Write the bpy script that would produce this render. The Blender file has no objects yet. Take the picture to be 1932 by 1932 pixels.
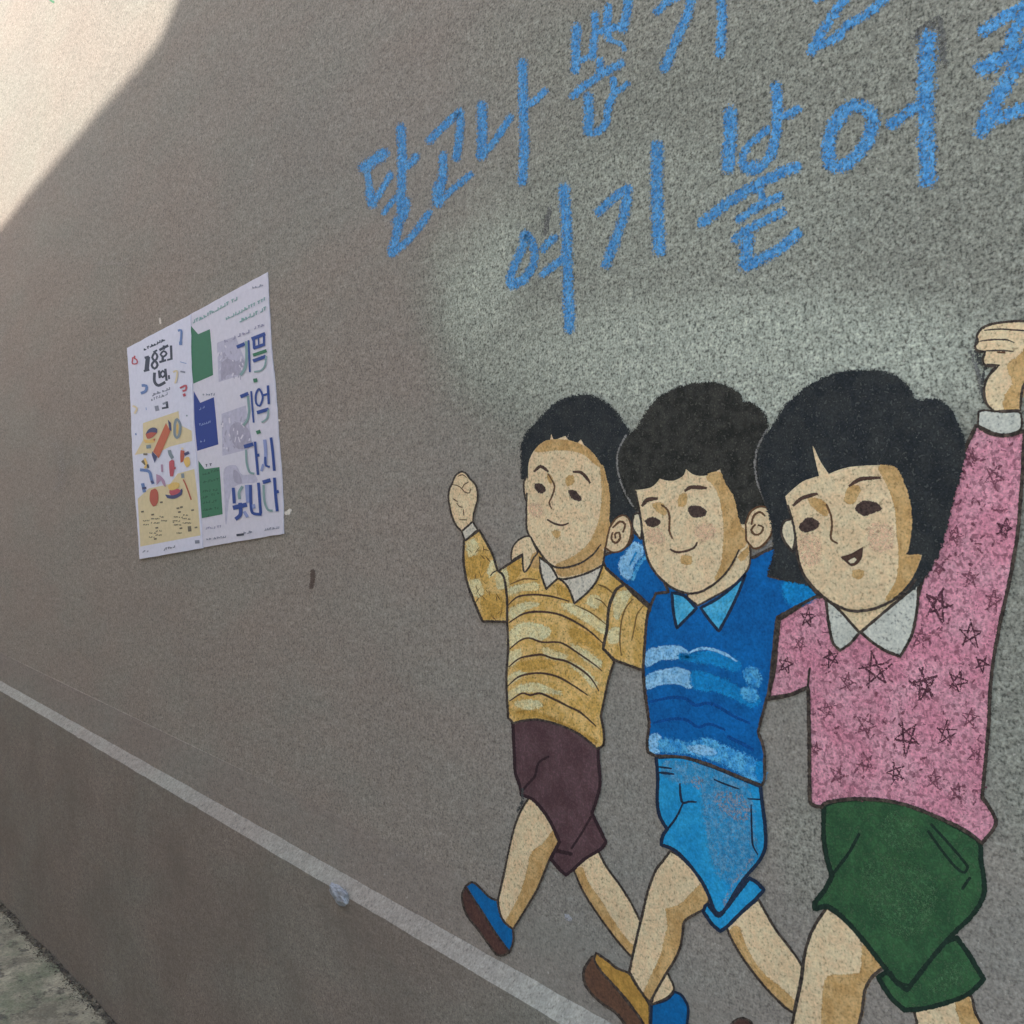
# A roughcast alley wall with a mural of three children, two posters and blue lettering.
SUN_E, EXPO, KRGB = 2.0, 2.13, (0.62, 0.69, 0.775)     # sun, exposure, and what an albedo of 1 renders as in the shade
HOUSE_X1 = 0.2
import bpy, bmesh, math, random
from mathutils import Vector, noise as mnoise
from mathutils.geometry import tessellate_polygon

# ------------------------------------------------------------------ camera
R = math.radians
SC = bpy.context.scene
COL = SC.collection
FPX = 2050.0                       # focal length, in units of a 1932 px wide frame
PSI, PITCH, ROLL = R(42.3), R(3.2), R(3.5)
CAM_D = 1.53                       # metres from the wall
fw = Vector((-math.cos(PSI) * math.cos(PITCH), math.sin(PSI) * math.cos(PITCH), math.sin(PITCH)))
rt0 = fw.cross(Vector((0, 0, 1))).normalized()
up0 = rt0.cross(fw).normalized()
# the camera is rolled clockwise, so uprights lean to the left at their top
up = (up0 * math.cos(ROLL) + rt0 * math.sin(ROLL)).normalized()
rt = fw.cross(up).normalized()
CAM = Vector((0.0, -CAM_D, 1.55))
cd = bpy.data.cameras.new('camera')
cam = bpy.data.objects.new('camera', cd)
COL.objects.link(cam)
from mathutils import Matrix
cam.matrix_world = Matrix((
    (rt.x, up.x, -fw.x, CAM.x), (rt.y, up.y, -fw.y, CAM.y), (rt.z, up.z, -fw.z, CAM.z), (0, 0, 0, 1)))
cd.sensor_width = 36.0
cd.lens = 36.0 * FPX / 1932.0
cd.clip_start = 0.05
cd.clip_end = 500.0
SC.camera = cam

def on_wall(u, v, off=0.0):
    """The point of the wall (y = -off) that the photo shows at u, v."""
    d = fw * FPX + rt * (u - 966.0) - up * (v - 966.0)
    t = (-off - CAM.y) / d.y
    return CAM + d * t

def to_px(p):
    d = p - CAM
    z = d.dot(fw)
    if z < 0.02:
        return (9e3, 966)
    return (966 + FPX * d.dot(rt) / z, 966 - FPX * d.dot(up) / z)

# ------------------------------------------------------------------ light
SUN_DIR = Vector((-0.52, -0.56, 0.64)).normalized()      # towards the sun
sun_el = math.asin(SUN_DIR.z)
w = bpy.data.worlds.new('World')
SC.world = w
w.use_nodes = True
wn = w.node_tree
sky = wn.nodes.new('ShaderNodeTexSky')
sky.sky_type = 'NISHITA'
sky.sun_disc = False
sky.sun_elevation = sun_el
sky.sun_rotation = math.atan2(SUN_DIR.x, SUN_DIR.y)
sky.dust_density = 2.0
bg = wn.nodes['Background']
bg.inputs['Strength'].default_value = 0.15
wn.links.new(sky.outputs[0], bg.inputs['Color'])
sl = bpy.data.lights.new('sun', 'SUN')
sl.energy = SUN_E
sl.angle = R(0.5)
sl.color = (1.0, 0.985, 0.94)
so = bpy.data.objects.new('sun', sl)
COL.objects.link(so)
so.rotation_euler = (-SUN_DIR).to_track_quat('-Z', 'Y').to_euler()
so.location = (-4, -5, 8)
SC.view_settings.view_transform = 'Standard'
SC.view_settings.look = 'None'
SC.view_settings.gamma = 1.0
SC.view_settings.use_curve_mapping = False
SC.view_settings.exposure = EXPO
SC.cycles.transparent_max_bounces = 48

# ------------------------------------------------------------------ helpers
def lin(c):
    c /= 255.0
    return c / 12.92 if c <= 0.04045 else ((c + 0.055) / 1.055) ** 2.4

def alb(c):
    return tuple(min(0.86, lin(x) / k) for x, k in zip(c, KRGB)) + (1.0,)

def tag(o, label=None, cat=None, group=None, kind=None):
    if label: o['label'] = label
    if cat: o['category'] = cat
    if group: o['group'] = group
    if kind: o['kind'] = kind
    return o

def empty(name, loc, label, cat, group=None):
    o = bpy.data.objects.new(name, None)
    o.empty_display_size = 0.1
    COL.objects.link(o)
    o.location = loc
    return tag(o, label, cat, group)

def link(name, verts, faces, mats, parent=None, mi=None, attr=None, smooth=False):
    loc = Vector((0, 0, 0))
    if parent is not None:
        p = parent
        while p is not None:
            loc += p.location
            p = p.parent
    me = bpy.data.meshes.new(name)
    me.from_pydata([tuple(Vector(v) - loc) for v in verts], [], faces)
    for m in mats:
        me.materials.append(m)
    if mi:
        for p_, i in zip(me.polygons, mi):
            p_.material_index = i
    if attr:
        for nm, vals in attr.items():
            a = me.attributes.new(nm, 'FLOAT', 'POINT')
            a.data.foreach_set('value', vals)
    if smooth:
        me.polygons.foreach_set('use_smooth', [True] * len(me.polygons))
    me.update()
    o = bpy.data.objects.new(name, me)
    COL.objects.link(o)
    if parent is not None:
        o.parent = parent
    return o

class N:
    """Small node-tree writer."""
    def __init__(self, mat):
        mat.use_nodes = True
        self.t = mat.node_tree
        self.b = self.t.nodes['Principled BSDF']
        self.out = self.t.nodes['Material Output']
    def new(self, kind, **kw):
        n = self.t.nodes.new(kind)
        for k, v in kw.items():
            setattr(n, k, v)
        return n
    def put(self, sock, val):
        if hasattr(val, 'links') or hasattr(val, 'is_linked'):
            self.t.links.new(val, sock)
        else:
            sock.default_value = val
    def math(self, op, a, b=0.0, c=0.0, clamp=False):
        n = self.new('ShaderNodeMath', operation=op, use_clamp=clamp)
        self.put(n.inputs[0], a); self.put(n.inputs[1], b); self.put(n.inputs[2], c)
        return n.outputs[0]
    def rng(self, v, a, b, c, d):
        n = self.new('ShaderNodeMapRange')
        for i, x in enumerate((v, a, b, c, d)):
            self.put(n.inputs[i], x)
        return n.outputs[0]
    def noise(self, scale, detail=2.0, rough=0.5, off=(0, 0, 0), vec=None, stretch=(1, 1, 1)):
        if vec is None:
            vec = self.pos
        m = self.new('ShaderNodeMapping')
        m.inputs['Location'].default_value = off
        m.inputs['Scale'].default_value = stretch
        self.t.links.new(vec, m.inputs[0])
        n = self.new('ShaderNodeTexNoise')
        n.inputs['Scale'].default_value = scale
        n.inputs['Detail'].default_value = detail
        n.inputs['Roughness'].default_value = rough
        self.t.links.new(m.outputs[0], n.inputs['Vector'])
        return n.outputs['Fac']
    @property
    def pos(self):
        if not hasattr(self, '_p'):
            g = self.new('ShaderNodeNewGeometry')
            # the layers of paint share one grain: drop the distance from the wall
            m = self.new('ShaderNodeVectorMath', operation='MULTIPLY')
            m.inputs[1].default_value = (1, 0.0, 1)
            self.t.links.new(g.outputs['Position'], m.inputs[0])
            self._p = m.outputs[0]
        return self._p
    def attr(self, name):
        a = self.new('ShaderNodeAttribute', attribute_name=name)
        return a.outputs['Fac']
    def mix(self, f, a, b):
        n = self.new('ShaderNodeMix', data_type='RGBA')
        self.put(n.inputs[0], f); self.put(n.inputs[6], a); self.put(n.inputs[7], b)
        return n.outputs[2]
    def scale(self, col, f):
        n = self.new('ShaderNodeVectorMath', operation='SCALE')
        self.put(n.inputs[0], col); self.put(n.inputs[3], f)
        return n.outputs[0]

GR = 112.0           # grain frequency of the roughcast, per metre
def grain(n):
    a = n.noise(GR, 2.0, 0.7)
    b = n.noise(GR * 2.1, 1.0, 0.5, off=(3.1, 0, 7.7))
    return n.math('ADD', n.math('MULTIPLY', a, 0.56), n.math('MULTIPLY', b, 0.44))

def paint(name, col, col2=None, amt=0.6, sc2=38.0, g=0.34, pore=(0.40, 0.46), pcol=None,
          pamt=0.55, edge=0.55, rough=0.85, lo=0.42, hi=0.58, big=0.10, pscale=None, thin=0.0):
    """Matt wall paint on roughcast: colour, a second brushed colour, bare pores, broken edge."""
    m = bpy.data.materials.new(name)
    n = N(m)
    c = alb(col)
    gr = grain(n)
    base = c
    if col2 is not None:
        k = n.noise(sc2, 3.0, 0.6, off=(1.7, 0, 4.2))
        k = n.math('MULTIPLY', n.rng(k, lo, hi, 0.0, 1.0), amt)
        base = n.mix(k, c, alb(col2))
    else:
        rgb = n.new('ShaderNodeRGB'); rgb.outputs[0].default_value = c
        base = rgb.outputs[0]
    f = n.rng(gr, 0.36, 0.64, 1.0 - g * 1.55, 1.0 + g * 1.55)
    bg_ = n.rng(n.noise(7.0, 3.0, 0.6, off=(9, 0, 2)), 0.3, 0.7, 1.0 - big, 1.0 + big)
    base = n.scale(base, n.math('MULTIPLY', f, bg_))
    pm = gr if pscale is None else n.noise(pscale, 2.0, 0.7, off=(5.5, 0, 1.3))
    pf = n.math('MULTIPLY', n.rng(pm, pore[0], pore[1], 1.0, 0.0), pamt)
    base = n.mix(pf, base, alb(pcol) if pcol else tuple(x * 0.45 for x in c[:3]) + (1,))
    n.t.links.new(base, n.b.inputs['Base Color'])
    n.b.inputs['Roughness'].default_value = rough
    n.b.inputs['Specular IOR Level'].default_value = 0.2
    bp = n.new('ShaderNodeBump')
    bp.inputs['Strength'].default_value = 0.35
    bp.inputs['Distance'].default_value = 0.0012
    n.t.links.new(gr, bp.inputs['Height'])
    n.t.links.new(bp.outputs[0], n.b.inputs['Normal'])
    if edge is not None:
        a = n.attr('a')
        e = n.math('ADD', n.math('MULTIPLY', n.noise(GR * 1.5, 2.0, 0.6, off=(2.2, 0, 8.8)), 0.55),
                   n.math('MULTIPLY', n.noise(460.0, 1.0, 0.5, off=(7.2, 0, 1.8)), 0.45))
        v = n.math('ADD', n.math('SUBTRACT', a, thin), n.math('MULTIPLY', n.math('SUBTRACT', e, 0.5), edge * 3.6))
        al = n.rng(v, 0.36, 0.50, 0.0, 1.0)
        n.t.links.new(al, n.b.inputs['Alpha'])
    return m

def flat(name, col, g=0.05, rough=0.6):
    """Printed ink or plain paper."""
    m = bpy.data.materials.new(name)
    n = N(m)
    rgb = n.new('ShaderNodeRGB'); rgb.outputs[0].default_value = alb(col)
    f = n.rng(n.noise(60.0, 3.0, 0.6), 0.3, 0.7, 1 - g, 1 + g)
    n.t.links.new(n.scale(rgb.outputs[0], f), n.b.inputs['Base Color'])
    n.b.inputs['Roughness'].default_value = rough
    n.b.inputs['Specular IOR Level'].default_value = 0.3
    return m

# the places of the photo that the outlines were measured in: left, top, size of a unit
CROP = {
 'F': (0, 0, 2953 / 1932), 'T2': (740, 0, 740 / 1932), 'T3': (1480, 0, 740 / 1932), 'T4': (2213, 0, 740 / 1932),
 'P1': (340, 760, 520 / 1932), 'P2': (340, 1180, 520 / 1932), 'B1': (1250, 1100, 650 / 1932),
 'B2': (1250, 1550, 650 / 1932), 'B3': (1250, 2150, 650 / 1932), 'M1': (1750, 1050, 650 / 1932),
 'M2': (1750, 1600, 650 / 1932), 'M3': (1700, 2100, 650 / 1932), 'L': (1550, 2400, 553 / 1932),
 'G3': (2103, 2103, 850 / 1932), 'G1': (2150, 1050, 653 / 1932), 'H': (2300, 850, 653 / 1932),
 'G2': (2153, 1500, 800 / 1932), 'HF': (2700, 850, 450 / 1932), 'PA': (360, 780, 480 / 1932),
 'PB': (540, 780, 400 / 1932), 'PC': (540, 1160, 400 / 1932), 'PD': (360, 1200, 420 / 1932),
 'TA': (1250, 500, 600 / 1932), 'TB': (1950, 300, 500 / 1932), 'TC': (1500, 0, 400 / 1932),
 'LB': (1900, 2500, 453 / 1932), 'R4': (2603, 2200, 753 / 1932), 'SH': (900, 2500, 650 / 1932),
}
def cv(crop, p):
    ox, oy, s = CROP[crop]
    k = 1932 / 2953
    return ((ox + p[0] * s) * k, (oy + p[1] * s) * k)
def cs(crop):
    return CROP[crop][2] * 1932 / 2953

def spline(pts, closed, step=5.0):
    """Catmull-Rom through pts; a third value of 1 marks a corner."""
    P = [Vector((p[0], p[1])) for p in pts]
    cor = [len(p) > 2 for p in pts]
    n = len(P)
    out = []
    segs = n if closed else n - 1
    for i in range(segs):
        p1, p2 = P[i], P[(i + 1) % n]
        if closed:
            p0, p3 = P[i - 1], P[(i + 2) % n]
        else:
            p0 = P[i - 1] if i > 0 else p1
            p3 = P[i + 2] if i + 2 < n else p2
        if cor[i]: p0 = p1
        if cor[(i + 1) % n]: p3 = p2
        k = max(1, int((p2 - p1).length / step))
        m1 = (p2 - p0) * 0.5
        m2 = (p3 - p1) * 0.5
        # keep the tangents no longer than the chord, so that nothing loops
        L = (p2 - p1).length
        if m1.length > L: m1 *= L / m1.length
        if m2.length > L: m2 *= L / m2.length
        for j in range(k):
            t = j / k
            h = t * t
            q = h * t
            out.append(p1 * (2 * q - 3 * h + 1) + m1 * (q - 2 * h + t) + p2 * (3 * h - 2 * q) + m2 * (q - h))
    if not closed:
        out.append(P[-1])
    return out

PROF = {False: ((-1.0, 0.0), (-0.5, 0.8), (0.0, 1.0), (0.5, 0.8), (1.0, 0.0)),
        True: ((-1.0, 0.0), (-0.5, 0.5), (0.0, 1.0), (0.5, 0.5), (1.0, 0.0))}
class Layers:
    z = 0.0004
    step = 0.0000026
def nxt():
    Layers.z += Layers.step
    return Layers.z

class Sheet:
    """Collects flat painted shapes; every shape is a coat of its own on the wall."""
    def __init__(self):
        self.v = []; self.f = []; self.m = []; self.a = []; self.mats = []
    def slot(self, mat):
        if mat not in self.mats:
            self.mats.append(mat)
        return self.mats.index(mat)
    def fill(self, crop, pts, mat, fuzz=0.0, step=5.0):
        px = spline([cv(crop, p) + tuple(p[2:]) for p in pts], True, step)
        z = nxt()
        b = len(self.v)
        for p in px:
            self.v.append(on_wall(p.x, p.y, z)); self.a.append(1.0)
        tri = tessellate_polygon([[Vector((p.x, -p.y, 0)) for p in px]])
        s = self.slot(mat)
        for t in tri:
            a_, b_, c_ = (px[i] for i in t)
            if (b_ - a_).cross(c_ - a_) > 0: t = (t[0], t[2], t[1])
            self.f.append(tuple(b + i for i in t)); self.m.append(s)
        if fuzz:
            self.ribbon(px, mat, fuzz * cs(crop) * 2, True, soft=True)
        return self
    def ribbon(self, px, mat, width, closed=False, taper=0.0, soft=False):
        z = nxt()
        n = len(px)
        if n < 2: return
        b = len(self.v)
        s = self.slot(mat)
        L = [0.0]
        for i in range(1, n):
            L.append(L[-1] + (px[i] - px[i - 1]).length)
        tot = max(L[-1], 1e-6)
        hw = width * 0.5
        rows = []
        ext = []
        if not closed:      # rounded ends
            d0 = (px[0] - px[1]).normalized(); d1 = (px[-1] - px[-2]).normalized()
            ext = [(px[0] + d0 * hw * 0.9, 0.35, 0.0), (px[0] + d0 * hw * 0.55, 0.8, 0.62)]
            end = [(px[-1] + d1 * hw * 0.55, 0.8, 0.62), (px[-1] + d1 * hw * 0.9, 0.35, 0.0)]
        else:
            end = []
        line = [(p, k, c) for p, k, c in ext]
        for i, p in enumerate(px):
            k = 1.0
            if taper and not closed:
                e = min(L[i], tot - L[i]) / max(tot * 0.5, 1e-6)
                k = 1.0 - taper * (1.0 - min(1.0, e * 2.0))
            k *= 0.93 + 0.14 * mnoise.noise(Vector((p.x * 0.06, p.y * 0.06, 3.3)))
            line.append((p, k, 1.0))
        line += end
        m = len(line)
        for i, (p, k, c) in enumerate(line):
            if closed:
                t = line[(i + 1) % m][0] - line[i - 1][0]
            else:
                t = line[min(i + 1, m - 1)][0] - line[max(i - 1, 0)][0]
            if t.length < 1e-9: t = Vector((1, 0))
            t.normalize()
            nn = Vector((-t.y, t.x))
            for q, aa in PROF[soft]:
                w_ = p + nn * (q * hw * k * (1.5 if soft else 1.22))
                self.v.append(on_wall(w_.x, w_.y, z)); self.a.append(aa * c)
        for i in range(m if closed else m - 1):
            j = (i + 1) % m
            for q in range(4):
                self.f.append((b + i * 5 + q, b + i * 5 + q + 1, b + j * 5 + q + 1, b + j * 5 + q)); self.m.append(s)
    def line(self, crop, pts, mat, width, closed=False, taper=0.0, step=4.0):
        px = spline([cv(crop, p) + tuple(p[2:]) for p in pts], closed, step)
        self.ribbon(px, mat, width * cs(crop), closed, taper)
        return self
    def build(self, name, parent, label=None):
        o = link(name, self.v, self.f, self.mats, parent, self.m, {'a': self.a})
        if label: o['label'] = label
        return o

def shape(name, parent, crop, pts, mat, ol=None, w=14, fuzz=0.0, label=None, extra=None):
    """One painted part: its colour field, its outline and any marks on it."""
    s = Sheet()
    s.fill(crop, pts, mat, fuzz)
    if extra: extra(s)
    if ol is not None:
        s.line(crop, pts, ol, w * 1.32, True)
    return s.build(name, parent, label)

def strokes(name, parent, items, mat, label=None):
    for it in items:
        s = Sheet()
        crop, pts, wd = it[0], it[1], it[2]
        s.line(crop, pts, it[3] if len(it) > 3 else mat, wd, closed=(len(it) > 4 and it[4]))
        s.build(name, parent, label)

# ------------------------------------------------------------------ the wall
def sm(a, b, x):
    t = max(0.0, min(1.0, (x - a) / (b - a)))
    return t * t * (3 - 2 * t)

def wline(u0, v0, u1, v1, off):
    a = on_wall(u0, v0, off); b = on_wall(u1, v1, off)
    s = (b.z - a.z) / (b.x - a.x)
    return lambda x: a.z + s * (x - a.x)
D_BAND, D_PL = 0.0005, 0.030
XB = on_wall(640, 1570).x
def band(x):
    return D_BAND * (1.0 - sm(XB - 1.1, XB, x)) + 0.0002
z_crease = wline(0, 1231, 355, 1403, 0.0)
z_top0 = wline(0, 1284, 1014, 1853, D_BAND)
z_lip0 = wline(0, 1303, 1014, 1906, D_PL)
def z_top(x):
    return z_top0(x) + 0.0022 * mnoise.noise(Vector((x * 9, 0, 0))) + 0.0014 * mnoise.noise(Vector((x * 31, 0, 5)))
def z_lip(x):
    c = max(0.0, mnoise.noise(Vector((x * 16, 3, 1))) - 0.32)
    return z_lip0(x) + 0.0022 * mnoise.noise(Vector((x * 8, 3, 3))) + 0.0014 * mnoise.noise(Vector((x * 36, 1, 5))) - 0.012 * c
z_base = wline(0, 1703, 221, 1932, D_PL)
print('slopes', [round(f(1) - f(0), 4) for f in (z_crease, z_top, z_lip, z_base)], 'base at camera', z_base(0), 'cam z', CAM.z)
X0, X1 = -11.0, 3.2
Z_CAP = 6.0

def blob(u, v, cx, cy, rx, ry, soft=0.45):
    d = math.hypot((u - cx) / rx, (v - cy) / ry)
    return 1.0 - sm(1.0 - soft * 0.5, 1.0 + soft * 0.5, d)

def m_light(u, v):
    """Pale grey-green ground coat rolled on behind the mural."""
    w_ = mnoise.noise(Vector((u * 0.006, v * 0.006, 0.0))) * 34 + mnoise.noise(Vector((u * 0.02, v * 0.02, 5.0))) * 14
    u += w_; v += w_ * 0.8
    a = max(blob(u, v, 1560, 470, 640, 520), blob(u, v, 1140, 600, 330, 285),
            0.8 * blob(u, v, 1350, 130, 360, 200), 0.9 * blob(u, v, 1800, 130, 500, 320),
            0.55 * blob(u, v, 1120, 120, 220, 180, 0.9),
            0.85 * blob(u, v, 1930, 1230, 95, 380, 0.6), 0.8 * blob(u, v, 1400, 760, 420, 120),
            0.65 * blob(u, v, 1535, 1600, 60, 120, 0.9))
    return a
def m_green(u, v):
    """Where that coat is thicker and greener, just above the heads and under the lettering."""
    return max(0.95 * blob(u, v, 1420, 680, 480, 130, 0.9), 0.8 * blob(u, v, 900, 490, 85, 170, 1.2),
               0.3 * blob(u, v, 1300, 420, 330, 160, 0.9), 0.6 * blob(u, v, 1640, 760, 120, 120, 0.9))
def m_cool(u, v):
    """The cleaner grey render round the figures' legs."""
    n_ = 60 * mnoise.noise(Vector((u * 0.004, v * 0.004, 9.0)))
    return max(sm(820, 1080, u) * sm(900, 1180, v), 0.35 * sm(500, 1000, u), 0.85 * (1.0 - sm(260, 620, v + n_ * 2)) * (1.0 - 0.3 * sm(500, 900, u)))

def wall_mat(name, brown, grey, light, green, g0=0.34, g1=0.22, dirt=None):
    m = bpy.data.materials.new(name)
    n = N(m)
    gr = grain(n)
    L_ = n.attr('light'); C_ = n.attr('cool'); G_ = n.attr('green')
    wob = n.math('MULTIPLY', n.math('SUBTRACT', n.noise(22.0, 4.0, 0.7), 0.5), 0.9)
    L2 = n.rng(n.math('ADD', L_, n.math('MULTIPLY', wob, n.math('MULTIPLY', L_, n.math('SUBTRACT', 1.15, L_)))), 0.0, 1.0, 0.0, 1.0)
    base = n.mix(C_, alb(brown), alb(grey))
    # warm and cool clouds in the render itself
    cl = n.noise(3.2, 4.0, 0.55, off=(4, 0, 1), stretch=(0.42, 1, 1))
    base = n.mix(n.rng(cl, 0.40, 0.62, 0.0, 0.34), base, alb(tuple(x * y for x, y in zip(brown, (1.02, 0.985, 0.98)))))
    cl2 = n.noise(4.4, 4.0, 0.55, off=(1, 0, 9), stretch=(0.42, 1, 1))
    base = n.mix(n.rng(cl2, 0.44, 0.64, 0.0, 0.34), base, alb(tuple(x * y for x, y in zip(grey, (0.99, 1.03, 1.02)))))
    base = n.mix(L2, base, alb(light))
    base = n.mix(n.math('MULTIPLY', G_, L2), base, alb(green))
    # roughcast: the pale coat sits on the high points, pits stay dark
    amp = n.math('ADD', g0, n.math('MULTIPLY', L2, g1))
    dv = n.rng(gr, 0.36, 0.64, -1.0, 1.0)
    f = n.math('ADD', 1.0, n.math('MULTIPLY', dv, amp))
    big = n.rng(n.noise(7.0, 4.0, 0.6, off=(3, 0, 3), stretch=(0.5, 1, 1)), 0.3, 0.7, 0.95, 1.05)
    mid = n.math('ADD', 1.0, n.math('MULTIPLY', n.rng(n.noise(46.0, 3.0, 0.7, off=(7, 0, 5), stretch=(0.7, 1, 1)), 0.35, 0.65, -1.0, 1.0),
                                    n.math('ADD', 0.115, n.math('MULTIPLY', L2, 0.065))))
    base = n.scale(base, n.math('MULTIPLY', n.math('MULTIPLY', f, big), mid))
    pit = n.math('MULTIPLY', n.rng(gr, 0.385, 0.44, 1.0, 0.0), n.math('ADD', 0.14, n.math('MULTIPLY', L2, 0.42)))
    base = n.mix(pit, base, alb((70, 72, 68)))
    # tiny pale flecks of grit
    fl = n.noise(150.0, 1.0, 0.4, off=(6, 0, 6))
    base = n.mix(n.rng(fl, 0.70, 0.76, 0.0, 0.5), base, alb((178, 176, 168)))
    ds = n.noise(110.0, 1.0, 0.4, off=(2, 0, 16))
    base = n.mix(n.rng(ds, 0.28, 0.33, 0.45, 0.0), base, alb((72, 66, 62)))
    if dirt:
        k = n.noise(3.3, 5.0, 0.6, off=(8, 0, 8))
        base = n.mix(n.rng(k, 0.40, 0.66, 0.0, 0.55), base, alb(dirt))
    n.t.links.new(base, n.b.inputs['Base Color'])
    n.b.inputs['Roughness'].default_value = 0.92
    n.b.inputs['Specular IOR Level'].default_value = 0.15
    bp = n.new('ShaderNodeBump')
    bp.inputs['Strength'].default_value = 0.55
    bp.inputs['Distance'].default_value = 0.0016
    n.t.links.new(gr, bp.inputs['Height'])
    n.t.links.new(bp.outputs[0], n.b.inputs['Normal'])
    return m

M_wall = wall_mat('wall_render', (127, 121, 114), (122, 121, 116), (119, 122, 114), (147, 154, 144))
M_band = wall_mat('band_render', (124, 118, 112), (122, 121, 116), (127, 131, 123), (146, 153, 142), g0=0.22)
M_ledge = wall_mat('ledge_cement', (128, 124, 116), (138, 139, 131), (140, 144, 136), (150, 155, 146), g0=0.22)
M_plinth = wall_mat('plinth_render', (117, 110, 103), (113, 113, 107), (112, 112, 107), (112, 112, 107), g0=0.27, dirt=(98, 92, 85))

def xs_cols(n):
    # columns get closer together towards the camera
    return [X0 + (X1 - X0) * (1 - (1 - i / n) ** 1.0) for i in range(n + 1)]

def wall_grid(name, lo, hi, off_lo, off_hi, nx, nz, mat, parent):
    V, F, L_, C_, G_ = [], [], [], [], []
    for i in range(nx + 1):
        x = X0 + (X1 - X0) * i / nx
        a, b = lo(x), hi(x)
        o1 = off_lo(x) if callable(off_lo) else off_lo
        o2 = off_hi(x) if callable(off_hi) else off_hi
        for j in range(nz + 1):
            t = j / nz
            p = Vector((x, -(o1 + (o2 - o1) * t), a + (b - a) * t))
            V.append(p)
            u, v = to_px(p)
            if u > 5000 or abs(v) > 5000:
                L_.append(0.6 if x > -1 else 0.0); C_.append(1.0 if x > -1 else 0.0); G_.append(0.0)
            else:
                L_.append(m_light(u, v)); C_.append(m_cool(u, v)); G_.append(m_green(u, v))
    for i in range(nx):
        for j in range(nz):
            q = i * (nz + 1) + j
            F.append((q, q + nz + 1, q + nz + 2, q + 1))
    return link(name, V, F, [mat], parent, None, {'light': L_, 'cool': C_, 'green': G_})

wall = empty('alley_wall', (-2.0, 0.0, z_base(-2.0)),
             'long grey-brown roughcast wall that carries the mural and the two posters', 'wall')
wall_grid('upper_render', z_crease, lambda x: Z_CAP, 0.0, 0.0, 560, 150, M_wall, wall)
wall_grid('render_band', z_top, lambda x: z_crease(x) - 0.0010, band, band, 900, 3, M_band, wall)
wall_grid('band_lip', lambda x: z_crease(x) - 0.0010, z_crease, band, 0.0, 380, 1, M_band, wall)
wall_grid('ledge', z_lip, z_top, D_PL, band, 900, 2, M_ledge, wall)
wall_grid('plinth', lambda x: z_base(x) - 0.25, z_lip, D_PL, D_PL, 900, 12, M_plinth, wall)
# the body of the wall behind its faces
sb = 0.22
bv = []
for x in (X0, X1):
    for y, z in ((0.0, Z_CAP), (sb, Z_CAP), (sb, z_base(x) - 0.25), (0.0, z_base(x) - 0.25)):
        bv.append((x, y, z))
link('wall_core', bv, [(0, 1, 5, 4), (1, 2, 6, 5), (0, 3, 2, 1), (4, 5, 6, 7)], [M_plinth], wall)

# ------------------------------------------------------------------ the ground
def ground_mat():
    m = bpy.data.materials.new('old_concrete')
    n = N(m)
    a = n.noise(9.0, 5.0, 0.62, off=(1, 1, 1), vec=n.new('ShaderNodeNewGeometry').outputs['Position'])
    gp = n.new('ShaderNodeNewGeometry').outputs['Position']
    base = n.mix(n.rng(n.noise(7.5, 5.0, 0.66, vec=gp), 0.38, 0.62, 0.0, 1.0), alb((104, 100, 84)), alb((146, 141, 120)))
    base = n.mix(n.rng(n.noise(5.0, 5.0, 0.7, off=(5, 5, 5), vec=gp), 0.48, 0.60, 0.0, 0.75), base, alb((98, 104, 82)))
    base = n.mix(n.rng(n.noise(14.0, 4.0, 0.7, off=(2, 7, 5), vec=gp), 0.36, 0.45, 0.8, 0.0), base, alb((66, 62, 54)))
    f = n.rng(n.noise(120.0, 3.0, 0.7, vec=gp), 0.3, 0.7, 0.78, 1.22)
    n.t.links.new(n.scale(base, f), n.b.inputs['Base Color'])
    n.b.inputs['Roughness'].default_value = 0.95
    bp = n.new('ShaderNodeBump'); bp.inputs['Strength'].default_value = 0.7; bp.inputs['Distance'].default_value = 0.004
    n.t.links.new(n.noise(80.0, 4.0, 0.7, vec=gp), bp.inputs['Height'])
    n.t.links.new(bp.outputs[0], n.b.inputs['Normal'])
    return m
M_ground = ground_mat()
def gh(x, y):
    z = z_base(max(-14.0, min(8.0, x)))
    if y > -1.6:
        z += 0.010 * mnoise.fractal(Vector((x * 5, y * 5, 0)), 1.0, 2.0, 4) + 0.012 * mnoise.noise(Vector((x * 2.3, y * 2.3, 4)))
    return z
def ground_patch(xa, xb, ya, yb, nx, ny):
    V, F = [], []
    for i in range(nx + 1):
        for j in range(ny + 1):
            x = xa + (xb - xa) * i / nx; y = ya + (yb - ya) * j / ny
            V.append((x, y, gh(x, y)))
    for i in range(nx):
        for j in range(ny):
            q = i * (ny + 1) + j
            F.append((q, q + ny + 1, q + ny + 2, q + 1))
    return V, F
V1, F1 = ground_patch(-5.2, 1.2, -1.6, -0.018, 380, 95)
V2, F2 = [], []
def addq(q):
    b = len(V2); V2.extend(q); F2.append((b, b + 1, b + 2, b + 3))
def gq(xa, xb, ya, yb):
    addq([(xa, ya, gh(xa, -9)), (xb, ya, gh(xb, -9)), (xb, yb, gh(xb, -9)), (xa, yb, gh(xa, -9))])
gq(-14.0, -5.2, -40, -0.018); gq(1.2, 8.0, -40, -0.018); gq(-5.2, 1.2, -40, -1.6)
gq(-80, -14, -40, 40); gq(8, 80, -40, 40); gq(-14, 8, 0.2, 40)
b = len(V1)
tag(link('ground', V1 + V2, F1 + [tuple(i + b for i in f) for f in F2], [M_ground]), kind='structure')

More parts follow.
